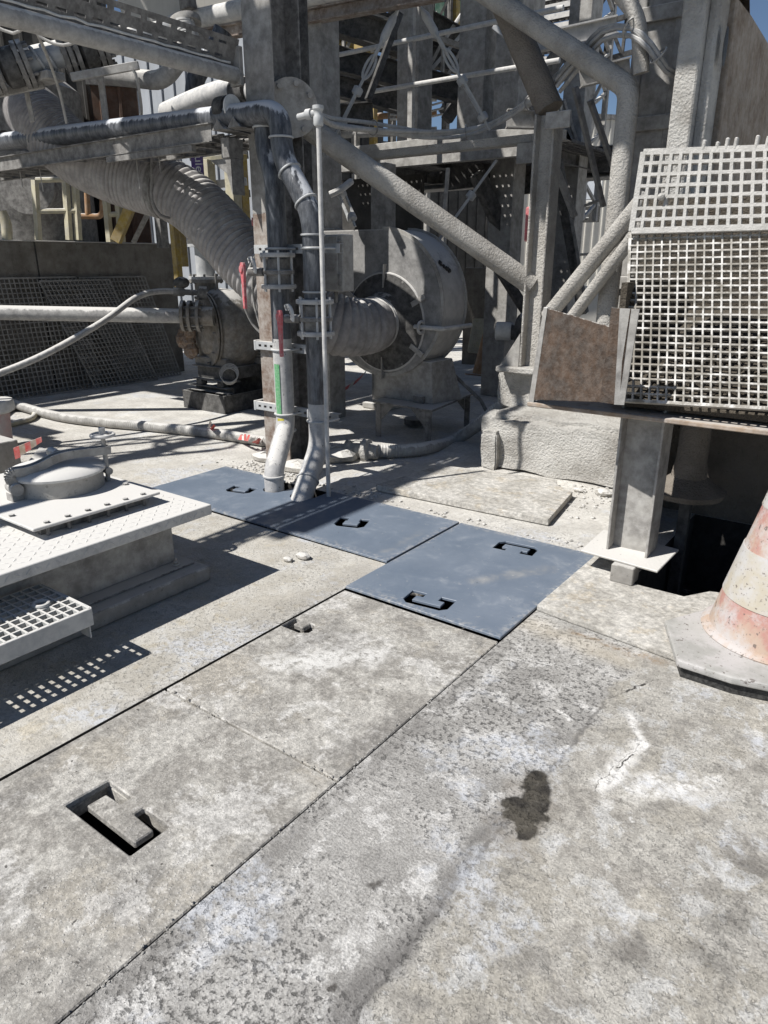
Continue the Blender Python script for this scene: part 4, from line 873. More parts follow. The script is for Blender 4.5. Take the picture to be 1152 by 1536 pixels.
MB().tube(fillet([V(ic.x+.36,FY-.05,ic.z-.015),V(fc.x+FR+.05,FY-.05,ic.z-.02),V(fc.x+FR+.05,FY+FD+.03,ic.z-.02)],.03),.020,12).build('grease_pipe', M['pipe_white'], fan, smooth=True)
MB().torus((fc.x+FR*.72,FY-.05,ic.z-.018),(1,0,0),.05,.014,16,8).build('pipe_clip', M['pipe_white'], fan, smooth=True)
# outlet flange and access patch marks
MB().box((fc.x-1.29*FR,FY-.03,fc.z+.38*FR),(fc.x-1.252*FR,FY+FD+.03,fc.z+1.10*FR)).build('outlet_flange', M['steel_pale'], fan, bevel=.003)
MB().box((fc.x-2.6*FR,FY+.01,fc.z+.43*FR),(fc.x-1.292*FR,FY+FD-.01,fc.z+1.04*FR)).build('outlet_duct', M['steel_pale'], fan)
cr_ = MB(); rr = random.Random(11)
for i in range(5):
    a = radians(36)-i*.03; q = V(fc.x+scroll(a)*cos(a)*1.003, FY+.12+.02*i+rr.uniform(-.02,.02), fc.z+scroll(a)*sin(a)*1.003); cr_.ball(q,.010+rr.random()*.014,8,(1,1.4,1.2),.6,rr)
cr_.build('bare_patch', M['ink'], fan, kind='stuff')
# pedestal, stand
TZ = az(600,640,0); tb = [V(-4.06,5.33,0),V(-3.36,5.27,0),V(-3.50,6.25,0),V(-4.2,6.3,0)]
th = .33
MB().prism([p+V(0,0,th) for p in tb],(0,0,.02)).build('stand_top', M['steel'], fan, bevel=.002)
for i, p in enumerate(tb):
    c = V(-3.78,5.8,0); q = p.lerp(c,.05); dx = 1 if q.x < c.x else -1; dy = 1 if q.y < c.y else -1
    MB().box((min(q.x,q.x+.06*dx),min(q.y,q.y+.008*dy),.003),(max(q.x,q.x+.06*dx),max(q.y,q.y+.008*dy),th-.001)).build('stand_leg', M['steel'], fan)
    MB().prism([V(q.x+.065*dx,q.y+.002*dy,th-.002),V(q.x+.22*dx,q.y+.002*dy,th-.002),V(q.x+.065*dx,q.y+.002*dy,th-.16)],(0,.006*dy,0)).build('gusset', M['steel'], fan)
p0 = [V(-4.16,5.52,th+.021),V(-3.50,5.5,th+.021),V(-3.42,5.9,th+.021),V(-4.1,5.95,th+.021)]; zt = fc.z-FR*.72
MB().hexa([p0[0],p0[1],p0[2],p0[3],V(p0[0].x,FY+.02,zt),V(p0[1].x,FY+.02,zt),V(p0[1].x,FY+FD-.02,zt),V(p0[0].x,FY+FD-.02,zt)]).build('pedestal', M['steel_pale'], fan, bevel=.004)
MB().box((p0[1].x-.2,p0[1].y-.03,th+.022),(p0[1].x-.08,p0[1].y-.004,th+.09)).build('foot_lug', M['steel'], fan, bevel=.004)
g = az(575,612); MB().box((g.x-.20,g.y-.14,.003),(g.x+.16,g.y+.2,.07)).build('pier_base', M['conc'], fan, bevel=.015, seg=2)
MB().box((g.x-.10,g.y-.05,.071),(g.x+.10,g.y+.12,.62)).build('pier', M['conc'], fan, bevel=.01)
MB().tube([V(fc.x+.33,FY+.3,zt+.05),V(-3.30,6.05,.33),V(-3.12,6.1,.02)],.018,8).build('stay_rod', M['steel'], fan, smooth=True)
pm = MB().disc(az(622,636,.02),(0,0,1),.11,.06,16).build('floor_plug', M['steel_dark'], smooth=True); tag(pm, 'low dark round plug on the floor under the fan stand', 'floor plug')

# ------------------------------------------------------------------ flexible ducts
dk = thing('flexible_duct', 'thick grey ribbed flexible duct curving down from the tray to the fan inlet', 'duct', ad(300,315,6.8))
path = [V(ic.x,FY-.06,ic.z),V(ic.x,FY-.20,ic.z),ad(552,490,6.45),ad(510,489,6.3),ad(460,468,6.3),ad(410,428,6.4),ad(366,387,6.55),ad(330,345,6.7),ad(290,306,6.85),ad(245,279,6.95)]
ribbed('duct_hose', path, .250, .056, .012, M['duct'], 40, dk, None, .205, .62)
path2 = [ad(252,283,6.92),ad(205,270,7.0),ad(165,256,7.05),ad(125,237,7.1),ad(90,212,7.2),ad(68,188,7.35),ad(50,170,7.6)]
ribbed('upper_duct_hose', path2, .258, .040, .009, M['duct'], 36, dk)
for i in range(4): MB().torus(ad(247,281,6.93)+V(-.02*i+.03,0,.005*i),(ad(252,283,6.92)-ad(215,272,7.0)),.268,.010,36,8).build('duct_clamp', M['steel'], dk, smooth=True)
for i, dx in enumerate((0,.02)):
    pass
iw = V(ic.x,FY-.12,ic.z)
for i in range(4): MB().torus(V(ic.x-.004*i,FY-.115-.024*i,ic.z),(0,-1,0),.222+.004*(i%2),.011,40,8).build('duct_collar', M['rim'], dk, smooth=True)
MB().tube([ad(228,262,6.55),ad(227,228,6.6)],.012,8).tube(crom([ad(228,262,6.55),ad(228,300,6.58),ad(240,322,6.6),ad(255,327,6.65)],.05),.012,8).build('hanger_wire', M['steel'], dk, smooth=True)
# ------------------------------------------------------------------ encrusted block with its pedestal
rb = random.Random(21)
def lumpy_box(name, lo, hi, amp, mt, div=14, root=None, seed=1):
    """box whose faces are subdivided and pushed about so it reads as a crust of caked powder"""
    from mathutils import noise as mn
    bm = bmesh.new(); bmesh.ops.create_cube(bm, size=1)
    bmesh.ops.bevel(bm, geom=bm.edges[:], offset=.08, segments=2, affect='EDGES')
    bmesh.ops.subdivide_edges(bm, edges=bm.edges[:], cuts=div, use_grid_fill=True)
    lo, hi = Vector(lo), Vector(hi); c = (lo+hi)/2; s = hi-lo
    vs = []
    for v in bm.verts:
        n = Vector((v.co.x*s.x, v.co.y*s.y, v.co.z*s.z)); q = c+n
        d = Vector((mn.noise(q*5+V(seed,0,0)), mn.noise(q*5+V(0,seed+7,0)), mn.noise(q*5+V(0,3,seed)))) + .45*Vector((mn.noise(q*16), mn.noise(q*16+V(9,0,0)), mn.noise(q*16+V(0,9,0))))
        vs.append(q+d*amp)
    bm.verts.index_update(); m = MB(); m.add(vs, [tuple(v.index for v in f.verts) for f in bm.faces]); bm.free()
    return m.build(name, mt, root, smooth=True)
blk = thing('encrusted_block', 'concrete block thickly caked with pale dust below the bin ledge', 'concrete block', (-2.2,5.6,0))
lumpy_box('block_body', (-2.78,5.05,-.02), (-1.45,6.2,.44), .028, M['crust'], 9, blk, 2)
lumpy_box('pedestal', (-2.86,5.50,.40), (-2.1,6.15,.74), .028, M['crust'], 6, blk, 5)
lumpy_box('buttress', (-2.70,4.98,-.02), (-2.56,5.12,.31), .018, M['crust'], 4, blk, 9)

# ------------------------------------------------------------------ frame column C1 on the block
_c = ad(783,550,6.0); cxy = (_c.x, _c.y); zb = .745
fc1 = thing('frame_column', 'dust coated open steel frame leg with a gusseted foot on the encrusted block', 'column', (cxy[0],cxy[1],zb))
ztop = ad(838,120,V(*cxy,0).dot(FW)).z
MB().box((cxy[0]-.17,cxy[1]-.15,zb-.02),(cxy[0]+.20,cxy[1]+.15,zb+.03)).build('foot_plate', M['crust'], fc1, bevel=.01)
e = lambda x0, z0, z1, m, nm, w=.05, d=.12: MB().box((cxy[0]+x0-w/2,cxy[1]-d/2,z0),(cxy[0]+x0+w/2,cxy[1]+d/2,z1)).build(nm, M[m], fc1, bevel=.006)
e(.02, zb+.031, 2.62, 'crust_pipe', 'front_flange', .018, .17)
MB().box((cxy[0]+.0295,cxy[1]-.005,zb+.031),(cxy[0]+.155,cxy[1]+.005,2.62)).build('web', M['crust_pipe'], fc1)
e(.165, zb+.031, 2.62, 'crust_pipe', 'rear_flange', .018, .17)
for dy in (-.09,.085): MB().prism([(cxy[0]-.16,cxy[1]+dy,zb+.031),(cxy[0]+.009,cxy[1]+dy,zb+.031),(cxy[0]+.009,cxy[1]+dy,zb+.30)],(0,.008,0)).build('gusset', M['steel_pale'], fc1)

# ------------------------------------------------------------------ dust coated pipes
def pipe_thing(name, label, pts, r, mt, fil=.14, n=22, group=None, cat='pipe', ends=None):
    root = thing(name, label, cat, pts[0], group); MB().tube(fillet(pts,fil,6),r,n).build('pipe_run', M[mt], root, smooth=True); return root
da = ad(425,165,5.95); db = ad(797,427,6.0)
d1 = pipe_thing('coated_pipe', 'sloping pipe thickly coated in pale dust falling from the blind flange to the frame leg', [da,db], .082, 'crust_pipe')
fp_ = ad(437,162,5.72); fdv = V(.80,-.56,-.12).normalized()
for h,r in ((-.05,.19),(-.015,.19)): MB().lathe(fp_+fdv*h,fdv,[(r,0),(r,.026)],36).build('blind_flange', M['galv'] if h < -.02 else M['steel_pale'], d1, smooth=True)
for k in range(8):
    a = k*pi/4+.2; _, s_, u_ = frame(fdv); MB().lathe(fp_+fdv*.011+(s_*cos(a)+u_*sin(a))*.155,fdv,[(.02,0),(.02,.02)],6).build('bolt', M['steel_pale'], d1)
tp0 = pipe_thing('bent_pipe', 'pale curved pipe coming from behind the long blue grey pipe to the blind flange', [ad(250,170,6.9),ad(300,148,6.6),ad(350,133,6.3),ad(395,140,6.0),ad(432,160,5.76)], .085, 'pipe_white', .3)
ring_at(tp0, ad(366,136,6.17), V(1,-.3,-.1), .092, .22, 'steel_dark', 'joint_sleeve')
u0 = ad(690,-35,6.3); u1 = ad(944,132,5.35); u2 = ad(905,484,5.3)
u2 = V(u1.x,u1.y,1.0)
d2 = pipe_thing('coated_pipe', 'upper sloping pipe caked in dust that elbows down beside the big column', [u0,u1,u2], .070, 'crust_pipe', .08)
d3 = pipe_thing('coated_pipe', 'short upright dusted pipe stub bending at the top of the big column', [ad(905,-40,5.4),ad(958,25,5.3),ad(962,110,5.3)], .05, 'crust_pipe', .1)
# steep crusted pipe ending on the frame leg
s0 = ad(738,-40,6.35); s1 = ad(825,165,6.0)
d4 = pipe_thing('coated_pipe', 'steep stub pipe with a rough brown crust ending on the frame leg', [s0,s1], .10, 'crust_dark')
MB().box((cxy[0]+.13,cxy[1]-.15,2.50),(cxy[0]+.32,cxy[1]-.13,2.61)).build('end_bracket', M['steel_pale'], d4, bevel=.004)
# twin brace
b0, b1 = ad(822,474,5.6), ad(968,296,4.9)
br = thing('twin_brace', 'double tube brace caked in dust rising to the big column', 'brace', b0)
off = V(.05,0,-.09)
MB().tube([b0,b1],.058,16).build('brace_tube', M['crust_pipe'], br, smooth=True); MB().tube([b0+off+V(.08,0,0),b1+off],.044,14).build('brace_tube', M['crust_pipe'], br, smooth=True)

# big column behind the bin
bc = ad(948,480,5.6); bcol = thing('big_column', 'broad dust grey column of paired channels between the coated pipe and the tall wall panel', 'column', (bc.x,bc.y,0))
MB().chan(V(bc.x-.03,bc.y,.002),V(bc.x-.03,bc.y,4.3),.30,.16,.014,(0,-1,0)).build('channel', M['frame'], bcol)
MB().box((bc.x+.09,bc.y-.09,.002),(bc.x+.17,bc.y+.1,4.3)).build('channel', M['frame'], bcol, bevel=.006)
MB().box((bc.x-.16,bc.y-.1,.002),(bc.x-.10,bc.y+.1,4.3)).build('channel', M['frame'], bcol, bevel=.006)
for zc in (1.4,2.45,3.1): MB().box((bc.x-.19,bc.y-.115,zc),(bc.x+.19,bc.y-.1015,zc+.09)).build('tie_plate', M['frame'], bcol, bevel=.004)

# ------------------------------------------------------------------ bin: ledge, end plate, angle, gratings, stand
bn = thing('spill_bin', 'rusty brown open bin with a worn ledge below the caked gratings', 'bin', (-.9,4.0,0))
zl = .905
A = az(790,603,zl); YA = A.y
MB().prism([V(A.x,YA,zl-.022),V(.9,YA+.02,zl-.022),V(.9,YA+.33,zl-.022),V(A.x+.06,YA+.24,zl-.022)],(0,0,.022)).build('ledge', M['sill'], bn, bevel=.004)
e0, e1, e2, e3 = ay(795,600,YA+.02), ay(818,461,YA+.02), ad(926,493,3.25), ad(910,604,3.25)
dy = V(-.02,.025,0)
MB().hexa([e0,e3,e3+dy,e0+dy,e1,e2,e2+dy,e1+dy]).build('end_plate', M['rust_plate'], bn, bevel=.003)
MB().prism([e0+V(-.004,-.012,-.02),e0+V(.026,-.012,-.02),e1+V(.018,-.012,0),e1+V(-.004,-.012,0)],V(-.012,.05,0)).build('end_lip', M['steel_pale'], bn, bevel=.002)
g0, g1 = ad(925,606,3.2), ad(944,463,3.2)
MB().angle(g0,g1,-.075,.012,.012,(0,-1,0)).build('corner_angle', M['rust_plate'], bn)
MB().prism([g0+V(-.005,-.02,0),g0+V(.035,-.005,0),g1+V(.045,-.005,0),g1+V(-.035,-.02,0)],V(0,.008,0)).build('angle_leg', M['steel_pale'], bn)
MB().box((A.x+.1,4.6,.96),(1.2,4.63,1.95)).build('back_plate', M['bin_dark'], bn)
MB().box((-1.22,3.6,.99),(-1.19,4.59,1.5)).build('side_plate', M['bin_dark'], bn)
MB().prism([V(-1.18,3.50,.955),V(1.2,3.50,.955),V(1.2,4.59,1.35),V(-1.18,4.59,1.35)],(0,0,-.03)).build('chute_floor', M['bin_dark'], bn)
cl = MB(); rr = random.Random(8)
for i in range(60):
    c = V(rr.uniform(-1.1,.3), rr.uniform(3.6,4.3), 0); c.z = .95+(c.y-3.5)*.36; cl.ball(c, rr.uniform(.03,.08), 8, (1.2,1,.6), .5, rr)
tag(cl.build('caked_spill', M['bin_dark'], kind='stuff'), 'lumps of caked spill lying inside the bin behind the grating', 'spilled dust')
c0 = [ad(938,601,3.52),ad(1176,615,3.52)]
BL = ay(937,601,3.42); BR = ay(1180,615,3.42); TL = ay(946,350,3.86); TR = ay(1180,342,3.86)
BR = BL+(BR-BL)*1.8; TR = TL+(TR-TL)*1.8
lg = grating_panel('bin_grating', 'large grating sloping up from the bin ledge, powdered grey white', BL, BR, TR, TL, 32, 24, .008, .022, M['grp_mid'], 'gratings over the bin')
BL2 = ay(948,347,3.815); BR2 = ay(1180,340,3.815); TL2 = ay(966,229,3.88); TR2 = ay(1180,222,3.88)
BR2 = BL2+(BR2-BL2)*1.8; TR2b = TL2+(TR2-TL2)*1.8
ug = grating_panel('bin_grating', 'upper grating with a broken top edge, thickly caked in white dust', BL2, BR2, TR2b, TL2, 25, 7, .0145, .030, M['grp_white'], 'gratings over the bin')
for k, (u, hgt) in enumerate(((.44,.045),(.535,.035),(.60,.05),(.66,.05),(.80,.055),(.87,.05))):
    p = TL2.lerp(TR2,u); MB().beam(p,p+V(.003,0,hgt),.015,.03).build('broken_bar', M['grp_white'], ug, bevel=.004)
MB().ball(ay(992,295,3.81),.018,10).build('wire_knot', M['crust'], ug, smooth=True)
for px, py, s, lab in ((823,0,0,''),):
    pass
for px, lab in ((968,'pale broken lump lying on the bin ledge near the corner angle'),(1023,'white lump of dust lying on the bin ledge'),(1110,'flat whitish crust lying on the ledge close to the cone')):
    p = az(px, 604 if px < 1000 else 611, zl+.001); tag(MB().ball(p+V(0,.03,.012),.026,10,(1.4,1,.7),.35,rr).build('dust_lump', M['crust'], smooth=True), lab, 'dust lump', 'lumps on the bin ledge')
MB().box((-1.235,4.1,.002),(-1.205,4.84,.93)).build('shading_plate', M['bin_dark'], bn)  # added plate, keeps the floor behind the stand dark
# stand under the ledge
st = thing('ledge_stand', 'grey H section stand with a wide foot plate holding the bin ledge', 'stand', (-.98,3.5,0))
q = [az(870,828,.13),az(986,860,.13),az(1018,827,.13),az(905,797,.13)]
MB().prism([p for p in q],(0,0,.012)).build('foot_plate', M['conc'], st, bevel=.003)
f0, f1 = az(912,823,.143), az(968,836,.143)
mid_ = (f0+f1)/2
XL, XR, YF_, YB_ = -1.115, -.935, f0.y-.01, f0.y+.16
XL, XR = f0.x+.004, f1.x-.002
hw_ = .085
MB().box((XL-.012,YF_,.1425),(XL,YF_+.17,.936)).build('flange', M['steel_pale'], st, bevel=.002)
MB().box((XR,YF_,.1425),(XR+.012,YF_+.17,.936)).build('flange', M['steel_pale'], st, bevel=.002)
MB().box((XL+.0005,YF_+.078,.1425),(XR-.0005,YF_+.088,.936)).build('web', M['steel_pale'], st)
for z in (.30,.36): 
    for dz in (0,.2): MB().disc((XL-.012,YF_+.1,z+dz),(-1,0,0),.014,.03,6).build('bolt', M['crust'], st)
l0, l1 = az(913,880,0), az(949,886,0)
MB().box((l0.x,l0.y-.0,.034),(l1.x,l0.y+.10,.129)).build('leg_stub', M['conc_dark'], st, bevel=.004)
# back wall, dusty pier and hanging outlet below the bin
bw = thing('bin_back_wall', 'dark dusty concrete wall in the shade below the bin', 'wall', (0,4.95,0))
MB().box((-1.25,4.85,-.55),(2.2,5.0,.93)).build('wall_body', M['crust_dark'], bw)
pr = thing('coated_outlet', 'dust caked outlet pipe with a wide flange hanging in the shade under the bin', 'pipe', (-.9,4.45,0))
oc_ = ad(1030,738,V(-.9,4.3,0).dot(FW))
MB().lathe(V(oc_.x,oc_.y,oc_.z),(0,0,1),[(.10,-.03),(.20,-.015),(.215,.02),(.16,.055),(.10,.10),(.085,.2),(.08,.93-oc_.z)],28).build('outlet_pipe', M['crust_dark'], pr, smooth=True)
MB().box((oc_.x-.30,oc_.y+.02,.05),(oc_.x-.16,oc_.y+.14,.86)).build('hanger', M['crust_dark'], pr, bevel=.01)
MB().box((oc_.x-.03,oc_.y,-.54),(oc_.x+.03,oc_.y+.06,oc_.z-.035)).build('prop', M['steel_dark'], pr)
# tall wall panel beyond the bin
w0 = ay(998,228,5.15); w1 = ay(1041,224,5.15)
wp = thing('tall_wall_panel', 'tall dust crusted wall panel rising behind the caked gratings', 'wall panel', ((w0.x+w1.x)/2,6,0))
MB().box((w0.x,5.15,.3),(w1.x-.04,5.35,4.2)).build('end_post', M['crust'], wp, bevel=.01)
MB().box((w1.x-.055,5.24,.3),(w1.x+.02,5.50,4.2)).build('seam_filler', M['crust'], wp, bevel=.02)
topz = 3.05
MB().prism([V(w1.x+.06,5.46,.3),V(w1.x+.06,9.4,.3),ax(1185,150,w1.x+.06),ax(1152,62,w1.x+.06),ax(1128,22,w1.x+.06),ax(1108,-4,w1.x+.06),ax(1095,-40,w1.x+.06),V(w1.x+.06,5.46,4.2)],(-.14,0,0)).build('panel', M['panel'], wp, bevel=.01)
MB().box((w1.x+.065,7.1,.3),(w1.x+.085,7.16,3.2)).build('rib', M['panel'], wp, bevel=.005)
MB().ball(ax(1088,70,w1.x+.062),.07,10,(.05,.7,1.6)).build('hole', M['ink'], wp, smooth=True)
# small motor behind the frame leg
mo = thing('grey_motor', 'small grey motor with a white shaft cap behind the frame leg', 'motor', ad(770,495,6.9))
c = ad(772,497,6.9); d = V(-.9,-.35,0).normalized()
MB().lathe(c,d,[(.15,-.35),(.17,-.33),(.17,-.05),(.14,-.02),(.08,0),(.08,.03)],24).build('motor_body', M['steel_dark'], mo, smooth=True)
MB().lathe(c+d*.03,d,[(.075,0),(.085,.02),(.085,.14),(.07,.15)],20).build('shaft_cap', M['white_tag'], mo, smooth=True)
MB().box((c.x+.1,c.y+.0,.74),(c.x+.35,c.y+.25,c.z-.12)).build('motor_foot', M['steel_dark'], mo, bevel=.01)
# ------------------------------------------------------------------ upper left: tray, perforated channel, pipes
YT = 3.80
ta = ay(-70,258,YT); tb_ = ay(318,192,YT); zt_ = tb_.z-.03
lt = thing('cable_ladder', 'dusty cable ladder tray slung under the long blue grey pipe', 'cable tray', tb_)
xa, xb = ta.x, tb_.x
for dyy in (-.02,.42):
    MB().chan(V(xa,YT+dyy,zt_),V(xb+(.0 if dyy < 0 else .15),YT+dyy,zt_),.03,.12,.006).build('side_rail', M['steel'], lt)
k = xa+.1
while k < xb: MB().box((k,YT+.0,zt_-.05),(k+.03,YT+.405,zt_-.03)).build('rung', M['steel'], lt); k += .25
for i in range(6):
    y = YT+.05+.06*i; pts = [V(xa+(xb-xa)*t, y+.015*sin(t*9+i), zt_-.015+.01*(i % 2)) for t in [j/14 for j in range(15)]]; MB().tube(pts,.014,8).build('cable', M['steel'], lt, smooth=True)
# V shaped end stiffeners and bracket at the column
vx = tb_.x
for s in range(2): MB().prism([V(vx+.02+.16*s,YT-.02,zt_+.01),V(vx+.08+.16*s,YT-.02,zt_+.075),V(vx+.14+.16*s,YT-.02,zt_+.01)],(0,.42,0)).build('ridge_cover', M['steel'], lt)
tbk = thing('tray_bracket', 'curved dusty steel bracket carrying the tray end at the rusty column', 'bracket', V(-4.1,4.0,2.2))
MB().box((vx+.02,YT+.05,zt_-.16),(CX0-.003,YT+.19,zt_-.03)).build('arm', M['steel'], tbk, bevel=.004)
MB().prism([V(CX0-.22,YT+.06,zt_-.161),V(CX0-.003,YT+.06,zt_-.161),V(CX0-.003,YT+.06,zt_-.40),V(CX0-.05,YT+.06,zt_-.26)],(0,.12,0)).build('knee', M['steel'], tbk)
MB().box((vx-1.25,YT-.03,zt_-.105),(vx-.20,YT+.01,zt_-.062)).build('splice_plate', M['steel'], tbk)
for i, px in enumerate((28,58,205,239)):
    p = ay(px,246,YT+.1); tag(MB().tube([V(p.x,YT+.1,zt_-.06),V(p.x+.01,YT+.1,zt_-.06-.14-.05*(i%3))],.005,6).build('hanging_rod', M['steel_pale']), ('thin rod hanging from the tray near the photo edge','second thin rod under the tray end','rod hanging from the tray before the ribbed duct','short rod beside the duct hanger')[i], 'rod', 'rods under the cable ladder')

# perforated channel with a conduit under it, running away along Y to the column
XP = -4.25
pa, pb_ = V(XP,.2,2.86), V(XP,4.02,2.86)
pch = thing('perforated_channel', 'slotted dusty steel channel over a thick conduit meeting the rusty column', 'cable channel', pa)
pz = ax(400,108,XP).z
L = pb_.y-pa.y; H = .17; holes = []
k = .06
while k < L-.12:
    for r in (.04,.12): holes.append([(k+.02*(r > .1),r),(k+.07+.02*(r > .1),r),(k+.07+.02*(r > .1),r+.016),(k+.02*(r > .1),r+.016)])
    k += .115
tl = V(.35,0,.94).normalized()
MB().holed([(0,0),(L,0),(L,H),(0,H)],holes,(XP-.02,pa.y,pz-.02),(0,1,0),tl,.004).build('slotted_side', M['steel'], pch)
holes = [[(a,b),(a+.07,b),(a+.07,b+.02),(a,b+.02)] for a in [.06+.115*i for i in range(int((L-.2)/.115))] for b in (.03,.10)]
MB().holed([(0,0),(L,0),(L,.15),(0,.15)],holes,(XP-.024,pa.y,pz-.021),(0,1,0),(-1,0,0),.004).build('slotted_base', M['steel'], pch)
MB().holed([(0,0),(L,0),(L,.10),(0,.10)],[],(XP-.175,pa.y,pz-.022),(0,1,0),(0,0,1),.004).build('far_side', M['steel'], pch)
MB().tube([V(XP+.0,pa.y-.5,pz-.085),V(XP+.0,pb_.y,pz-.075)],.052,18).build('conduit', M['pipe_grey'], pch, smooth=True)
wv = [V(XP+.02+.01*sin(i*2.3),pa.y+.05+i*.09,pz-.012+.008*cos(i*3.1)) for i in range(int(L/.09))]
MB().tube(wv,.007,6).build('loose_wire', M['white_tag'], pch, smooth=True)
MB().box((XP-.06,4.0,pz-.14),(XP+.05,4.036,pz+.10)).build('end_plate', M['steel_pale'], pch, bevel=.004)
ch2 = []
# flanged valve train high on the left
ft_a, ft_b = ad(-30,112,6.5), ad(185,62,6.9); vd = (ft_b-ft_a).normalized()
vt = thing('valve_train', 'flanged pipe with valves and clamps high at the upper left under the slotted channel', 'valve pipe', ft_a)
Lv = (ft_b-ft_a).length
MB().tube([ft_a-vd*1,ft_b+vd*.6],.085,20).build('pipe', M['galv'], vt, smooth=True)
for t in (.06,.10,.26,.30,.56,.60,.645,.80,.84): MB().lathe(ft_a+vd*Lv*t,vd,[(.17,0),(.17,.035)],28).build('flange', M['steel'], vt, smooth=True)
for t in (.14,.68): MB().lathe(ft_a+vd*Lv*t,vd,[(.10,0),(.145,.03),(.145,.13),(.10,.17)],24).build('valve_body', M['steel_dark'], vt, smooth=True)
for t in (.28,.58,.82):
    for j in range(8):
        a = j*pi/4; _, s_, u_ = frame(vd); MB().disc(ft_a+vd*(Lv*t-.03)+(s_*cos(a)+u_*sin(a))*.14,vd,.015,.13,6).build('bolt', M['steel'], vt)
for t in (.40,.47): MB().torus(ft_a+vd*Lv*t,vd+V(0,0,.3),.10,.014,22,8).build('clamp', M['galv'], vt, smooth=True)
sh_ = ft_a+vd*Lv*.43; MB().box((sh_.x-.12,sh_.y-.08,sh_.z-.16),(sh_.x+.16,sh_.y+.08,sh_.z-.10)).build('saddle', M['steel_pale'], vt, bevel=.006)
def bar_thing(name, label, p0, p1, w, h, mt, cat, group=None, typ='beam', up=None):
    m = MB(); getattr(m, typ)(p0, p1, w, h, up=up) if typ != 'angle' else m.angle(p0, p1, w, h, .008, up); return tag(m.build(name, M[mt], bevel=.003 if typ == 'beam' else 0), label, cat, group)
bar_thing('steel_arm_bracket', 'pale steel arm below the valve train beside the ribbed duct', ad(-5,141,6.7), ad(66,127,6.7), .03,.055,'steel_pale','bracket arm','bracket arms under the valve train')
bar_thing('steel_arm_bracket', 'tilted pale steel arm jutting in front of the dark doorway', ad(107,116,6.6), ad(208,98,6.6), .03,.06,'steel_pale','bracket arm','bracket arms under the valve train')
bar_thing('flat_strap', 'flat strap dropping from the left bracket arm', ad(38,128,6.75), ad(49,183,6.75), .07,.01,'steel_pale','strap','straps under the valve train')
bar_thing('flat_strap', 'sunlit upright strap dropping in front of the dark doorway', ad(150,110,6.75), ad(159,180,6.75), .07,.02,'steel_pale','strap','straps under the valve train')
cable('drooping grey cable under the slotted channel', [ad(-10,38,5.6),ad(20,50,5.6),ad(45,38,5.5),ad(60,55,5.5),ad(95,68,5.5),ad(140,52,5.5)],.010)
cable('short loop of grey cable tied to the valve train', [ad(42,22,5.5),ad(52,42,5.5),ad(70,52,5.5),ad(85,42,5.5)],.009)
cable('thin cable hanging down before the dark doorway', [ad(52,40,5.6),ad(75,95,6.3),ad(90,140,6.6),ad(100,185,6.7)],.012)
cable('cable dangling beside the rusty cladding', [ad(190,98,6.6),ad(203,110,6.6),ad(212,160,6.7),ad(210,185,6.8)],.012)
# top pipe on its beam
tpa, tpb = ay(215,46,5.6), ay(660,-47,5.6); tpd = (tpb-tpa).normalized()
tpp = thing('overhead_pipe', 'thick pale overhead pipe lying on a brown beam along the top', 'pipe', tpa)
MB().tube([tpa-tpd*2.5,tpb],.088,26).build('pipe', M['pipe_white'], tpp, smooth=True)
MB().ibeam(tpa+V(0,.03,-.145),tpb+V(0,.03,-.145),.10,.11).build('carrier_beam', M['rust'], tpp)
bj = ad(280,38,6.2); bpp = pipe_thing('bent_pipe', 'grey elbowed pipe dropping from the overhead pipe before the pale cladding', [ad(284,60,6.95),ad(272,85,7.0),ad(245,122,7.05),ad(150,112,7.3)], .075, 'pipe_grey', .12)
for i in range(7): MB().torus(ad(276+i*1.5,36+i*4,6.9),(.25,-.1,-1),.075,.016,18,6).build('bellows_ring', M['pipe_white'], bpp, smooth=True)
ring_at(bpp, ad(278,34,6.95), V(.3,0,-1), .13, .05, 'steel_pale', 'flange')
bkp = pipe_thing('black_pipe', 'black plastic pipe bending down in front of the pale blue cladding', [ad(335,45,7.6),ad(318,85,7.6),ad(293,112,7.6),ad(290,160,7.6),ad(290,210,7.6)], .085, 'pipe_black', .12)
# upright dark pipes behind the column, upper centre
for px, r, lab in ((421,.085,'dark upright pipe closest to the rusty column'),(436,.12,'thick dark upright pipe above the blind flange'),(451,.075,'dark upright pipe beside the pale upright beam')):
    p = ad(px,140,6.5); tag(MB().tube([V(p.x,p.y,.3),V(p.x,p.y,4.5)],r,18).build('upright_pipe', M['steel_dark'], smooth=True), lab, 'pipe', 'dark upright pipes')
# ------------------------------------------------------------------ steel frame and platform in the middle distance
def column(name, label, px, py, d, w, t, mt, ztop=6.5, cat='column', group=None, typ='box', z0=.002):
    p = ad(px, py, d)
    m = MB()
    if typ == 'box': m.box((p.x-w/2,p.y-t/2,z0),(p.x+w/2,p.y+t/2,ztop))
    else: m.ibeam(V(p.x,p.y,.002),V(p.x,p.y,ztop),w,t,.016,.012,(0,1,0))
    o = m.build(name, M[mt], bevel=.005 if typ == 'box' else 0); return tag(o, label, cat, group), p
c2, P2 = column('frame_column', 'tall square steel column behind the fan with a rust streaked edge', 752,450,9.0,.30,.30,'frame',6.2, group='steel frame columns')
cA, PA = column('frame_column', 'steel column catching a strip of sun above the blind flange', 484,150,7.6,.22,.26,'frame',6.2, group='steel frame columns')
cB, PB = column('frame_column', 'steel column behind the crossed cables', 622,120,9.6,.30,.30,'frame',6.6, z0=2.9, group='steel frame columns')
cC, PC = column('frame_column', 'steel column whose lower half is pale behind the turnbuckle', 716,120,9.4,.34,.30,'frame',7, z0=2.9, group='steel frame columns')
cD, PD = column('frame_column', 'steel column in front of the stairs', 783,100,10.2,.36,.34,'frame',7.4, z0=2.9, group='steel frame columns')
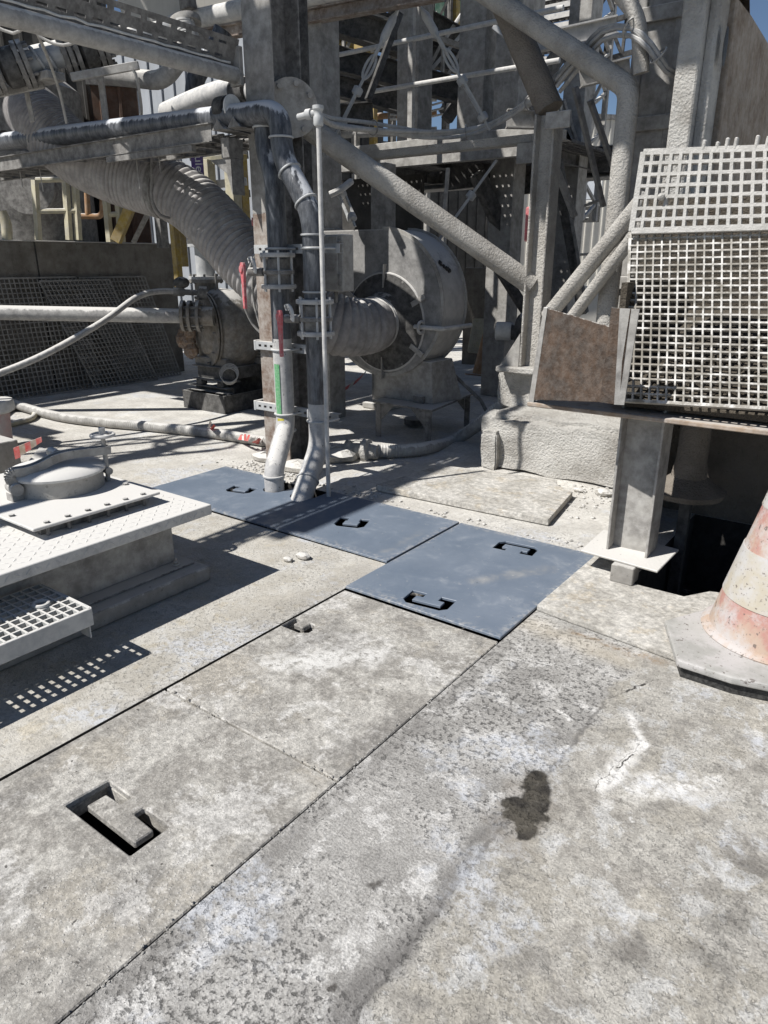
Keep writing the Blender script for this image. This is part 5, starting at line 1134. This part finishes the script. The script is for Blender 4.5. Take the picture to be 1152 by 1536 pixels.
cE, PE = column('frame_column', 'steel column beside the upper coated pipe elbow', 872,90,9.2,.26,.26,'frame',7, group='steel frame columns')
cF, PF = column('frame_column', 'thin steel column under the access platform', 575,330,8.6,.20,.2,'frame',2.6, group='steel frame columns')
bar_thing('transfer_beam', 'deep dusty beam carrying the upper columns behind the access platform', V(-6.6,9.45,2.72), V(-2.2,9.25,2.72), .40, .34, 'frame', 'beam', None, 'ibeam')
# access platform
YP = 7.3
za = ay(560,262,YP).z; xa_, xb_ = ay(470,262,YP).x, ay(832,212,YP).x
ap = thing('access_platform', 'dusty steel access platform with a perforated floor above the fan', 'platform', V((xa_+xb_)/2,YP,za))
zb_ = ay(700,222,YP).z
MB().chan(V(xa_,YP,zb_),V(xb_,YP,zb_),.07,.26,.012).build('edge_channel', M['steel_pale'], ap)
MB().box((xa_,YP-.055,zb_-.13),(xb_,YP-.0355,zb_+.13)).build('kick_plate', M['steel_pale'], ap, bevel=.003)
nx_, W_ = int((xb_-xa_)/.075), 1.8
holes = []
MBg = MB()
for i in range(nx_+1): x = xa_+i*.075; MBg.box((x,YP+.04,zb_+.02),(x+.042,YP+W_,zb_+.05))
for j in range(25): y = YP+.04+j*.073; MBg.box((xa_,y,zb_+.021),(xb_,y+.036,zb_+.049))
MBg.build('floor_grid', M['steel_dark'], ap, kind='stuff')
MB().chan(V(xa_,YP+W_+.05,zb_),V(xb_,YP+W_+.05,zb_),.07,.26,.012).build('edge_channel', M['steel'], ap)
for x in (xa_+.5, (xa_+xb_)/2, xb_-.3): MB().ibeam(V(x,YP+.04,zb_-.05),V(x,YP+W_,zb_-.05),.10,.14).build('joist', M['steel_dark'], ap)
MB().box((xa_-.3,YP+.5,.6),(xb_-1.9,YP+.56,zb_-.15)).build('back_screen', M['clad_dark'], ap)
# handrail of the platform
hr = thing('platform_handrail', 'thin pale two bar handrail on the access platform', 'handrail', V(xa_,YP,zb_))
r1a, r1b = ay(560,55+20,YP-.02), ay(760,32,YP-.02)
for (pa_, pb2, nm) in (((480,88),(748,32),'top_rail'),((560,132),(830,98),'mid_rail')):
    a, b = ay(*pa_,YP-.02), ay(*pb2,YP-.02); zc_ = (a.z+b.z)/2; MB().tube([V(a.x,YP-.02,zc_),V(xb_,YP-.02,zc_)],.024,10).build(nm, M['pipe_white'], hr, smooth=True)
for px in (617,468): p = ay(px,230,YP-.03); MB().angle(V(p.x,YP-.03,zb_+.0),V(p.x,YP-.03,zb_+3.6),.06,.06,.008,(0,1,0)).build('post', M['steel_pale'], hr)
# front ledge with sagging cable bundle
yl = 6.2; la, lb = ay(455,210,yl), ay(850,203,yl); zl_ = lb.z
ld = thing('cable_ledge', 'long thin steel ledge strewn with dust running to the frame leg', 'ledge', la)
MB().angle(V(la.x,yl,zl_-.03),V(lb.x,yl,zl_-.03),-.12,.07,.008).build('angle_bar', M['crust_pipe'], ld)
MB().box((lb.x-.42,yl-.06,zl_-.19),(lb.x-.22,yl-.03,zl_-.035)).build('clip_plate', M['steel_pale'], ld)
def bundle(label, pts, n, r, spread, seed, mt='pipe_white'):
    root = thing('cable_bundle', label, 'cables', pts[0], 'dusty cable bundles'); rr = random.Random(seed); q = crom(pts,.08)
    for i in range(n):
        o = V(rr.uniform(-1,1),rr.uniform(-1,1),rr.uniform(-1,1))*spread; ph = rr.uniform(0,6)
        MB().tube([p+o+V(0,sin(j*.25+ph),cos(j*.2+ph))*spread*.7 for j, p in enumerate(q)],r,7).build('cable', M[mt], root, smooth=True)
    for k in (len(q)//4, len(q)//2, 3*len(q)//4):
        MB().torus(q[k],q[k+1]-q[k],spread*1.5+r,.006,12,6).build('cable_tie', M['steel_pale'], root, smooth=True)
bundle('sagging bundle of dusty cables lying along the ledge up to the crusted stub', [ad(468,165,6.3),ad(500,185,6.6),ad(560,192,7.0),ad(640,200,7.3),ad(700,198,7.4),ad(745,185,7.2),ad(790,160,6.7),ad(835,125,6.2),ad(880,75,5.8)],4,.017,.03,4)
bundle('dusty cable bundle arching over the coated pipe to the big column', [ad(838,128,5.9),ad(875,82,5.7),ad(905,48,5.5),ad(945,42,5.3),ad(975,65,5.2),ad(1000,100,5.2),ad(1025,112,5.3)],4,.015,.028,9,'pipe_grey')
# tie rods with turnbuckles
def tie(label, p0, p1, t0, t1, r=.013, m='galv', link=True):
    root = thing('tie_rod', label, 'tie rod', p0, 'tie rods with turnbuckles'); d = (p1-p0); Ld = d.length; d = d.normalized(); _, s_, u_ = frame(d)
    MB().tube([p0,p0+d*Ld*t0],r,9).build('rod', M[m], root, smooth=True); MB().tube([p0+d*Ld*t1,p1],r,9).build('rod', M[m], root, smooth=True)
    a, b = p0+d*Ld*t0, p0+d*Ld*t1
    for s in (-1,1): MB().beam(a+s_*s*.035,b+s_*s*.035,.016,.022).build('turnbuckle_bar', M[m], root)
    for q in (a,b): MB().lathe(q-d*.035,d,[(.03,0),(.045,.01),(.045,.06),(.03,.07)],10).build('turnbuckle_end', M[m], root, smooth=True)
    if link:
        q = p0+d*Ld*(t0*.55)
        MB().tube([q+d*.10*cos(t)+s_*.035*sin(t) for t in [2*pi*i/20 for i in range(21)]],.012,8,False).build('shackle', M[m], root, smooth=True)
        q2 = q+d*.15; MB().tube([q2+d*.10*cos(t)+u_*.035*sin(t) for t in [2*pi*i/20 for i in range(21)]],.012,8,False).build('shackle', M[m], root, smooth=True)
        MB().lathe(q-d*.30,d,[(.015,0),(.035,.05),(.035,.19),(.02,.24)],10).build('swage', M[m], root, smooth=True)
tie('tie rod with long turnbuckle slanting down behind the blind flange', ad(606,-5,7.0), ad(505,200,7.0), .68, .92)
tie('tie rod with a linked shackle slanting down to the cable ledge', ad(622,-5,7.0), ad(735,195,7.0), .62, .90)
tie('tie rod below the access platform running up to its end', ad(745,240,7.2), ad(655,365,7.2), .42, .85, link=False)
tie('short dusty tie rod slanting to the fan outlet', ad(510,285,7.0), ad(533,340,6.8), .1, .75, link=False)
bar_thing('drop_rod', 'slim upright rod hanging below the access platform', ad(672,252,7.3), ad(665,340,7.3), .03,.03,'steel_pale','rod')
cable('pale hose curving out beside the thin pole', [ad(495,292,6.9),ad(510,285,6.9),ad(527,272,7.0)],.03,'pipe_white','short_hose',cat='hose')
# braces and struts right of centre
for (a, b, d, w, mt, lab) in (
    ((835,150),(862,330),9.5,.10,'clad_white','pale upright strut glimpsed beyond the slim strut'),((905,210),(845,330),9.8,.07,'frame','dusty strut crossing before the pale building'),((795,150),(862,325),6.9,.05,'steel_pale','slim pale strut rising behind the frame leg'),
    ((862,130),(905,310),6.6,.04,'frame','slim grey strut behind the coated pipe'),
    ((885,150),(920,250),6.6,.04,'frame','short grey strut near the big column'),
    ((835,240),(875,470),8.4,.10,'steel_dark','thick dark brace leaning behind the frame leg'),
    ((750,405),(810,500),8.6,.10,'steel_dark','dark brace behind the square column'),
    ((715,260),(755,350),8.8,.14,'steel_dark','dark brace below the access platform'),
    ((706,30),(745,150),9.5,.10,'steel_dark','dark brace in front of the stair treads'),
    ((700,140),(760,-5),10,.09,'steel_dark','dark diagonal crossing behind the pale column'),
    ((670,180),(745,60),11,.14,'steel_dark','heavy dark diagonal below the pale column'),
    ((552,150),(600,20),8.2,.06,'steel_dark','dark diagonal rod crossing the frame'),
    ((820,100),(740,40),8.5,.05,'galv','galvanised bar crossing the stairs'),
    ((590,170),(720,20),12,.05,'galv','thin bar slanting across the sky gap')):
    bar_thing('brace', lab, ad(*a,d), ad(*b,d*1.02), w, w, mt, 'brace', 'braces in the steel frame')
for (a, b, d, w, h, mt, lab) in (
    ((770,72),(925,38),6.6,.08,.13,'pipe_white','sunlit white horizontal beam above the cable bundle'),
    ((870,118),(945,100),7.2,.10,.14,'steel_pale','pale beam ending at the big column'),
    ((760,178),(835,180),7.6,.10,.16,'steel_pale','short pale beam behind the ledge end'),
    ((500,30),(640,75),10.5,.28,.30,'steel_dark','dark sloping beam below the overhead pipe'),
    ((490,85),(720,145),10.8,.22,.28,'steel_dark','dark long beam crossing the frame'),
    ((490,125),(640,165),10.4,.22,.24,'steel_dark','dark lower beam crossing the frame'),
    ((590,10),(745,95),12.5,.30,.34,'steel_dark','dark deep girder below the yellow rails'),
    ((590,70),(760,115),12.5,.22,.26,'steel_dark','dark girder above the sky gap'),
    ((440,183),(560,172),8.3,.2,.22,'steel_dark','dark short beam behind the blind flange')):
    bar_thing('beam', lab, ad(*a,d), ad(*b,d), w, h, mt, 'beam', 'beams in the steel frame', 'ibeam')
# pale pipe and cables across the sky gap
pipe_thing('pale_pipe', 'pale horizontal pipe across the sky gap', [ad(596,132,11.5),ad(640,134,11.5),ad(700,128,11.5)], .075, 'pipe_white', .1)
for k in range(3): cable(('top thin cable sagging across the sky gap','middle thin cable sagging across the sky gap','lowest thin cable sagging across the sky gap')[k], [ad(585,165+k*7,11.8),ad(625,163+k*8,11.8),ad(665,153+k*9,11.8)],.014,'pipe_white',group='thin cables in the sky gap')

# pipe rack of parallel lit pipes and thin uprights deep in the frame
rk = thing('pipe_rack', 'rack of parallel dusty pipes and slim uprights deep in the frame', 'pipe rack', ad(560,150,13))
for i, (ya_, yb2, r, mm, d) in enumerate(((22,-6,.07,'pipe_white',13.2),(48,22,.05,'pipe_grey',13.4),(72,58,.09,'pipe_white',13.0),(101,90,.05,'yellow',13.6),(118,110,.07,'pipe_grey',13.2),(150,146,.06,'pipe_white',13.3),(172,170,.05,'orange',13.5),(196,196,.06,'pipe_grey',13.1))):
    MB().tube([ad(455,ya_+8,d),ad(655,yb2,d)],r,10).build('rack_pipe', M[mm], rk, smooth=True)
for i, (px, mm) in enumerate(((470,'steel'),(505,'clad_white'),(533,'steel_pale'),(560,'yellow'),(588,'steel'),(641,'steel_pale'),(668,'steel'))):
    p = ad(px,200,12.9+.1*i); MB().beam(V(p.x,p.y,.002),V(p.x,p.y,6.4),.10,.10).build('upright', M[mm], rk)
for i, (a, b, lab) in enumerate((((815,140),(850,205),'slim pale rod low beside the coated upper pipe'),((845,150),(870,230),'slim pale rod behind the strut pair'),((905,120),(860,210),'thin rod crossing behind the strut pair'),((690,110),(730,30),'thin pale rod before the stair column'),((745,130),(770,55),'thin pale rod on the stair side'),((820,330),(900,300),'thin pale rod in front of the black sign'),((812,385),(905,380),'level pale rail low behind the frame leg'),((815,250),(905,243),'level dark rail above the pale building'))):
    bar_thing('thin_rod', lab, ad(*a,8.6+.3*i), ad(*b,8.7+.3*i), .035, .035, 'steel_pale' if i % 2 == 0 else 'steel', 'rod', 'thin rods in the frame')
def truss(label, p0, p1, h, n, w, mt):
    root = thing('lattice_truss', label, 'truss', p0, 'lattice trusses in the frame'); d = p1-p0; _, s_, u_ = frame(d)
    for k in (0, 1): MB().beam(p0+u_*h*k,p1+u_*h*k,w,w).build('chord', M[mt], root)
    for i in range(n):
        a, b = p0+d*(i/n), p0+d*((i+.5)/n); c = p0+d*((i+1)/n)
        MB().beam(a,b+u_*h,w*.6,w*.6).build('lattice_bar', M[mt], root); MB().beam(b+u_*h,c,w*.6,w*.6).build('lattice_bar', M[mt], root)
truss('long pale lattice truss crossing behind the crossed cables', ad(455,60,11.5), ad(720,148,11.8), .55, 9, .07, 'frame')
truss('dark lattice truss near the yellow guardrail', ad(470,-10,12.6), ad(700,60,12.6), .5, 9, .06, 'steel_dark')
truss('upright lattice mast beyond the slim struts', ad(872,330,12), ad(872,330,12)+V(0,0,4.2), .55, 8, .07, 'frame')
truss('sloping lattice truss above the pale building', ad(800,120,13), ad(960,75,13), .5, 6, .07, 'steel_dark')
# stairs with perforated treads, upper right of centre
stv = thing('steel_stair', 'dark steel stair with perforated treads and stringers behind the square columns', 'stair', ad(780,60,11.5))
def tread(c, w, d):
    m = MB(); n, k = 12, 4
    for i in range(n+1): x = c.x-w/2+w*i/n; m.box((x-.018,c.y,c.z),(x+.018,c.y+d,c.z+.02))
    for j in range(k+1): y = c.y+d*j/k; m.box((c.x-w/2,y-.014,c.z+.001),(c.x+w/2,y+.014,c.z+.019))
    m.build('tread', M['steel_dark'], stv); MB().box((c.x-w/2,c.y-.03,c.z-.05),(c.x+w/2,c.y-.015,c.z+.021)).build('nosing', M['pipe_white'], stv)
s0_, s1_ = ad(725,150,12.0), ad(850,-25,12.6)
for i in range(11):
    t = i/10; tread(s0_.lerp(s1_,t), 1.25, .30)
for off_ in (-.68,.68): MB().beam(s0_+V(off_,0,-.15),s1_+V(off_,0,-.05),.05,.24).build('stringer', M['steel_dark'], stv)
for off_ in (-.68,.68): MB().tube([s0_+V(off_,0,.9),s1_+V(off_,0,1.0)],.03,8).build('stair_rail', M['pipe_white'], stv, smooth=True)

# far pipe rack: yellow rails, green girder
yr = thing('yellow_guardrail', 'weathered yellow guardrail of stacked bars at the very top beside the sky', 'guardrail', ad(650,20,14))
for i in range(5): a, b = ad(585,20-i*8+3,14), ad(760,-2-i*8,14); MB().tube([a,b],.05,8).build('rail', M['yellow'], yr, smooth=True)
for px in (681,): MB().beam(ad(px,38,13.6),ad(px,-20,13.6),.16,.12).build('post', M['yellow'], yr)
bar_thing('green_girder', 'faded green girder edge under the yellow guardrail', ad(600,30,14), ad(720,2,14), .2,.22,'green','girder')
bar_thing('white_toe_board', 'pale toe board below the green girder', ad(630,46,14), ad(740,22,14), .1,.26,'clad_white','board')
for (px, py0, py1, w, mt, lab, d) in ((544,5,150,.16,'yellow','yellow upright post in the dark frame behind the crossed cables',11),(523,20,110,.10,'orange','orange upright pipe deep in the frame',12),(705,0,30,.1,'yellow','short yellow post beside the toe board',13)):
    p = ad(px, py1, d); q = ad(px, py0, d); tag(MB().beam(V(p.x,p.y,p.z-.3),V(p.x,p.y,q.z+.2),w,w).build('upright_post', M[mt], bevel=.004), lab, 'post', 'painted posts in the frame')
mt_ = thing('plant_machine', 'yellow and white machine parts glimpsed deep in the frame', 'machine', ad(515,95,12))
for (px, py, w, h, mm, nm) in ((510,85,.6,.3,'yellow','guard'),(530,112,.5,.35,'white_tag','casing'),(515,138,.9,.14,'clad_white','base'),(500,75,.12,.5,'yellow','bracket')):
    p = ad(px,py,12); MB().box((p.x-w/2,p.y-.1,p.z-h/2),(p.x+w/2,p.y+.3,p.z+h/2)).build(nm, M[mm], mt_, bevel=.02)

# ------------------------------------------------------------------ buildings closing the view
def building(name, label, c0, c1, depth, h, mt, rib=.25, ribm=None, cat='building', z0=0.001, nr=True):
    """clad hall: wall sheet with standing ribs, each rib a part"""
    d = (c1-c0); d.z = 0; L = d.length; d = d.normalized(); nrm = V(d.y,-d.x,0)
    if nrm.dot(CP-c0) < 0: nrm = -nrm
    root = thing(name, label, cat, V(c0.x,c0.y,0)); a = V(c0.x,c0.y,z0); b = V(c1.x,c1.y,z0)
    MB().prism([a,b,b-nrm*depth,a-nrm*depth],(0,0,h-z0)).build('wall', M[mt], root)
    MB().prism([V(a.x,a.y,h+.002)+nrm*.06-d*.05,V(b.x,b.y,h+.002)+nrm*.06+d*.05,V(b.x,b.y,h+.002)-nrm*depth,V(a.x,a.y,h+.002)-nrm*depth],(0,0,.12)).build('roof', M['steel'], root)
    if nr:
        n = int(L/rib); first = None
        for i in range(min(n,60)):
            p = a+d*(i+.5)*rib
            if first is None:
                first = MB().prism([p+nrm*.002-d*.03,p+nrm*.002+d*.03,p+nrm*.03+d*.018,p+nrm*.03-d*.018],(0,0,h-z0)).build('rib', M[ribm or mt], root)
            else:
                c = first.copy(); C.objects.link(c); c.location = first.location+d*i*rib
    return root
g1_, g2_ = ay(186,350,8.6), ay(392,350,9.4)
building('clad_hall', 'pale blue clad hall wall behind the ribbed duct', V(g1_.x,g1_.y,0), V(g2_.x,g2_.y,0), .5, 5.2, 'clad_blue')
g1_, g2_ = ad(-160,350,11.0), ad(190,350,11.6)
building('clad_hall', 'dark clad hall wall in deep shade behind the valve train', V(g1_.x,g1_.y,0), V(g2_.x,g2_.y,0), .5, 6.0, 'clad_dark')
g1_, g2_ = ad(162,350,11.3), ad(226,350,11.45)
building('clad_bay', 'narrow rusty brown clad bay beside the pale blue hall', V(g1_.x,g1_.y,0), V(g2_.x,g2_.y,0), .25, 3.9, 'clad_rust')
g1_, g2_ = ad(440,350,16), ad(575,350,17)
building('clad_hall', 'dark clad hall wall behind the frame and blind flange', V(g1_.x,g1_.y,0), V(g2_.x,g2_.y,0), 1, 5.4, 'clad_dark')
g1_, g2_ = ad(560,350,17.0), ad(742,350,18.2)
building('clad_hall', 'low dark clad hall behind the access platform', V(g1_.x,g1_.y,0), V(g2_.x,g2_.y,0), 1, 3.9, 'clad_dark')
g1_, g2_ = ad(760,350,21), ad(960,350,22)
building('pale_building', 'pale building with windows glimpsed behind the frame leg', V(g1_.x,g1_.y,0), V(g2_.x,g2_.y,0), 1, 5.2, 'clad_white', cat='building')
wall_c = ad(700,402,11.8)
lw = thing('low_screen_wall', 'low brown concrete screen wall in dappled shade past the fan', 'wall', V(wall_c.x,wall_c.y,0))
w0_, w1_ = ad(694,500,11.8), ad(742,500,11.6); MB().prism([V(w0_.x,w0_.y,.001),V(w1_.x,w1_.y,.001),V(w1_.x-.1,w1_.y+.2,.001),V(w0_.x-.1,w0_.y+.2,.001)],(0,0,wall_c.z)).build('wall_body', M['wall'], lw)
wl2a, wl2b = ad(735,480,15.5), ad(935,480,15.5); lw2 = thing('boundary_wall', 'pale low boundary wall seen between the legs of the frame', 'wall', V(wl2a.x,wl2a.y,0))
MB().prism([V(wl2a.x,wl2a.y,.001),V(wl2b.x,wl2b.y,.001),V(wl2b.x,wl2b.y+.25,.001),V(wl2a.x,wl2a.y+.25,.001)],(0,0,1.1)).build('wall_body', M['clad_white'], lw2)
gc = [ad(703,527,11.0),ad(729,529,11.0),ad(734,480,11.2),ad(711,480,11.2)]
grating_panel('far_grating', 'small yellowish grating leaning on the screen wall beside a cone', gc[0],gc[1],gc[2],gc[3],9,14,.02,.03,M['cream'],None,True)
fcn = ad(727,531,10.7); fcn.z = 0; ft_ = thing('traffic_cone', 'small distant orange traffic cone beside the yellowish grating', 'traffic cone', fcn)
MB().lathe(fcn,(0,0,1),[(.17,.02),(.035,.62)],20).build('cone_body', M['orange'], ft_, smooth=True); MB().box((fcn.x-.2,fcn.y-.2,.001),(fcn.x+.2,fcn.y+.2,.02)).build('cone_base', M['orange'], ft_)
# perforated guards seen through the frame
def perf(label, c0, c1, c2, c3, nu, nv, mt='steel_dark'): return grating_panel('perforated_guard', label, c0,c1,c2,c3,nu,nv,.055,.02,M[mt],'perforated guards',True,'guard')
perf('perforated guard plate under the access platform', ad(672,278,9.0),ad(742,270,9.0),ad(742,252,9.0),ad(672,258,9.0),11,3)
perf('perforated upright guard behind the frame leg', ad(818,420,9.2),ad(842,418,9.2),ad(846,292,9.2),ad(822,292,9.2),3,14)
perf('perforated guard strip near the pale building', ad(778,285,9.4),ad(806,283,9.4),ad(806,255,9.4),ad(778,257,9.4),5,3)
# office glimpses: window, red object, small black sign
of = thing('office_window', 'small window with pale blinds glimpsed through the frame', 'window', ad(875,275,19.5))
p = ad(878,270,19.5)
MB().box((p.x-.45,p.y-.03,p.z-.5),(p.x+.45,p.y+.02,p.z+.5)).build('frame', M['white_tag'], of)
MB().box((p.x-.40,p.y-.045,p.z-.45),(p.x+.40,p.y-.031,p.z+.1)).build('pane', M['clad_blue'], of)
for i in range(8): MB().box((p.x-.40,p.y-.05,p.z+.12+i*.045),(p.x+.40,p.y-.032,p.z+.15+i*.045)).build('blind_slat', M['pipe_white'], of)
p = ad(882,322,19); sgn = thing('black_sign', 'small black sign reading TEC low behind the frame', 'sign', p)
MB().box((p.x-.30,p.y-.02,p.z-.18),(p.x+.30,p.y,p.z+.18)).build('sign_board', M['ink'], sgn)
def text(body, size, loc, rot, mt, root, name='lettering'):
    cu = bpy.data.curves.new(name,'FONT'); cu.body = body; cu.size = size; cu.extrude = .002; cu.resolution_u = 3; cu.align_x = 'CENTER'; cu.align_y = 'CENTER'
    
    t_ = bpy.data.objects.new(name,cu); C.objects.link(t_); bpy.context.view_layer.update()
    me = bpy.data.meshes.new_from_object(t_.evaluated_get(bpy.context.evaluated_depsgraph_get())); bpy.data.objects.remove(t_); bpy.data.curves.remove(cu)
    me.materials.clear(); me.materials.append(M[mt]); o = bpy.data.objects.new(name,me); C.objects.link(o); ORG[o.name] = Vector(loc); o.parent = root; o.location = Vector(loc)-ORG[root.name]; o.rotation_euler = rot; return o
text('TEC', .26, p+V(0,-.03,0), (pi/2,0,YAW*.6), 'white_tag', sgn)
p = ad(797,330,19); tag(MB().box((p.x-.13,p.y-.1,p.z-.5),(p.x+.13,p.y+.1,p.z+.3)).build('red_cabinet', M['red'], bevel=.03), 'red cabinet glimpsed behind the square column', 'cabinet')
# railings and yellow frames left, behind the parapet wall
def rail_set(label, pxs, ytop, ymid, ybot, d, mt, r=.05, group=None):
    root = thing('guardrail', label, 'guardrail', ad(pxs[0],ybot,d), group)
    for px in pxs: MB().beam(ad(px,ybot,d),ad(px-6,ytop,d),.085,.05).build('post', M[mt], root)
    for yy in (ytop,ymid): MB().tube([ad(pxs[0]-4,yy,d),ad(pxs[-1]+3,yy-1,d)],r*.6,8).build('rail', M[mt], root, smooth=True)
    return root
dw = 9.3
rail_set('cream guardrail on top of the parapet wall below the duct', (58,104,118), 270, 317, 360, dw, 'cream')
rail_set('cream guardrail section nearer the yellow brace', (165,183), 300, 322, 363, dw, 'cream')
orr = thing('orange_pipe_loop', 'orange bent pipe loop behind the cream guardrail', 'pipe', ad(130,325,9.6))
MB().tube(fillet([ad(112,324,9.6),ad(154,325,9.6),ad(153,280,9.6)],.08),.035,10).tube([ad(132,322,9.6),ad(130,280,9.6)],.035,10).build('pipe', M['orange'], orr, smooth=True)
bar_thing('yellow_brace', 'leaning yellow tube standing on the parapet wall', ad(174,362,9.2), ad(200,300,9.2), .11,.11,'yellow','brace')
bar_thing('grey_brace', 'thin grey strut leaning on the parapet wall', ad(200,364,9.4), ad(222,320,9.4), .05,.05,'steel_pale','strut')
for (px, y0, y1, d, w, mt, lab) in ((275,335,400,9.8,.10,'yellow','yellow post rising behind the parapet wall end'),(315,240,290,11,.14,'cream','cream frame upright behind the duct top'),(353,235,330,11,.16,'cream','cream frame upright beside the rusty column'),(366,232,330,11.3,.14,'yellow','yellow frame upright beside the rusty column'),(245,310,372,10.5,.12,'steel','grey upright behind the duct bend'),(335,60,110,11,.12,'yellow','yellow upright under the overhead pipe')):
    a = ad(px,y1,d); b = ad(px,y0,d); bar_thing('frame_upright', lab, V(a.x,a.y,a.z), V(a.x,a.y,b.z), w, w, mt, 'upright', 'uprights behind the duct')
for (a, b, d, mt, lab) in (((305,243),(362,234),11,'cream','cream cross rail above the duct'),((318,277),(370,272),11.1,'pipe_white','pale cross rail behind the duct'),((285,236),(372,232),11.6,'steel_dark','dark top rail of the frame behind the duct'),((330,292),(375,290),11.6,'steel_dark','dark low rail of the frame behind the duct')):
    bar_thing('cross_rail', lab, ad(*a,d), ad(*b,d), .08,.10,mt,'rail','rails behind the duct')
p = ad(294,232,9.2); bnr = thing('purple_banner', 'narrow purple banner with white vertical lettering under the tray', 'banner', p)
MB().box((p.x-.09,p.y-.01,p.z-.32),(p.x+.11,p.y+.01,p.z+.22)).build('banner_cloth', M['purple'], bnr, bevel=.004)
text('Boule', .15, p+V(.06,-.02,-.02), (pi/2,pi/2,YAW*.5), 'white_tag', bnr)
# tank at the left edge, pale upper beam
tk = ad(5,290,10.2); tkk = thing('round_tank', 'grey round vessel with a flanged manway at the left edge above the wall', 'tank', V(tk.x,tk.y,0))
MB().lathe(V(tk.x-.3,tk.y+.5,1.83),(0,0,1),[(.85,0),(.85,1.9),(.6,2.1)],36).build('vessel', M['steel'], tkk, smooth=True)
q = ad(42,275,9.7); MB().lathe(q,(-(.55),.83,0),[(.36,-.05),(.36,.0),(.32,.01),(.32,.5)],30).build('manway', M['steel'], tkk, smooth=True)
MB().tube(fillet([ad(2,318,9.2),ad(10,335,9.2),ad(11,360,9.2)],.1),.06,12).build('drain_pipe', M['cream'], tkk, smooth=True)
MB().box((tk.x-1,tk.y-.2,.001),(tk.x+.8,tk.y+1.3,1.829)).build('tank_base', M['wall'], tkk)
bar_thing('pale_girder', 'pale sunlit girder behind the overhead pipe', ad(190,35,8.6), ad(400,-20,8.6), .2,.42,'clad_white','girder')
bar_thing('girder_hanger', 'dark upright hanger on the pale girder', ad(283,14,8.2), ad(277,-30,8.2), .14,.10,'steel','hanger')
# ------------------------------------------------------------------ added deck out of view, its panels laid out to shade the yard
dk_ = thing('shading_deck', 'unseen deck of broad steel panels added to shade the yard', 'deck', (-8.5, 5, 6))
ZD = 6.0
rq = random.Random(12)
for (x0, x1, y0, y1) in ((-14,-4.75,1.15,2.05),(-14,-2.5,2.62,4.3),(-8.6,-4.2,5.4,7.2),(-8.6,-4.6,7.9,9.8),(-14,-10.6,-1.2,.9)):
    x = x0
    while x < x1-.05:     # planks with uneven gaps between them
        w = min(rq.uniform(.55,1.1), x1-x); a, b = y0, y1
        if rq.random() < .35: a += rq.uniform(.1,.35)
        if rq.random() < .35: b -= rq.uniform(.1,.35)
        MB().box((x,a,ZD),(x+w,b,ZD+.06)).build('shade_panel', M['steel_dark'], dk_); x += w + rq.choice((.01,.03,.07,.14,.2))
for x in (-13.5,-10.4,-7.6,-5.2): MB().ibeam(V(x,-1.2,ZD-.12),V(x,9.8,ZD-.12),.14,.22).build('deck_beam', M['steel_dark'], dk_)
for (x, y) in ((-13.5,1.0),(-13.5,9.0),(-10.4,-1.0)): MB().ibeam(V(x,y,.002),V(x,y,ZD-.24),.24,.24,.014,.01,(0,1,0)).build('deck_post', M['steel_dark'], dk_)
# unseen caged ladder and pipes, added to cast arc and stripe shadows
cg = thing('shadow_ladder', 'unseen caged steel ladder added for its arc shadows', 'ladder', (-7.2,.8,0))
for s in (-.22,.22): MB().beam(V(-7.5,.75+s,.002),V(-7.5,.75+s,ZD),.05,.02).build('stile', M['steel'], cg)
for i in range(18): MB().tube([V(-7.5,.53,.3+.3*i),V(-7.5,.97,.3+.3*i)],.012,8).build('rung', M['steel'], cg)
for z in (2.5,3.3,4.1,4.9): MB().torus((-7.15,.75,z),(0,0,1),.38,.028,24,6).build('cage_hoop', M['steel'], cg, smooth=True)
for k in range(5): a = -pi/2+k*pi/4; MB().beam(V(-7.15+.38*cos(a),.75+.38*sin(a),2.4),V(-7.15+.38*cos(a),.75+.38*sin(a),5.0),.05,.012).build('cage_strip', M['steel'], cg)
for (y, z, r, lab) in ((.1,3.2,.12,'unseen pipe added to cast a shadow stripe on the yard'),(.62,3.9,.08,'slim unseen pipe added to cast a narrow shadow stripe'),(1.05,3.4,.16,'thick unseen pipe added below the deck for its shadow')):
    tag(MB().tube([V(-14,y,z),V(-8.0,y+.05,z)],r,14).build('shadow_pipe', M['pipe_grey'], smooth=True), lab, 'pipe', 'added pipes casting shadow stripes')
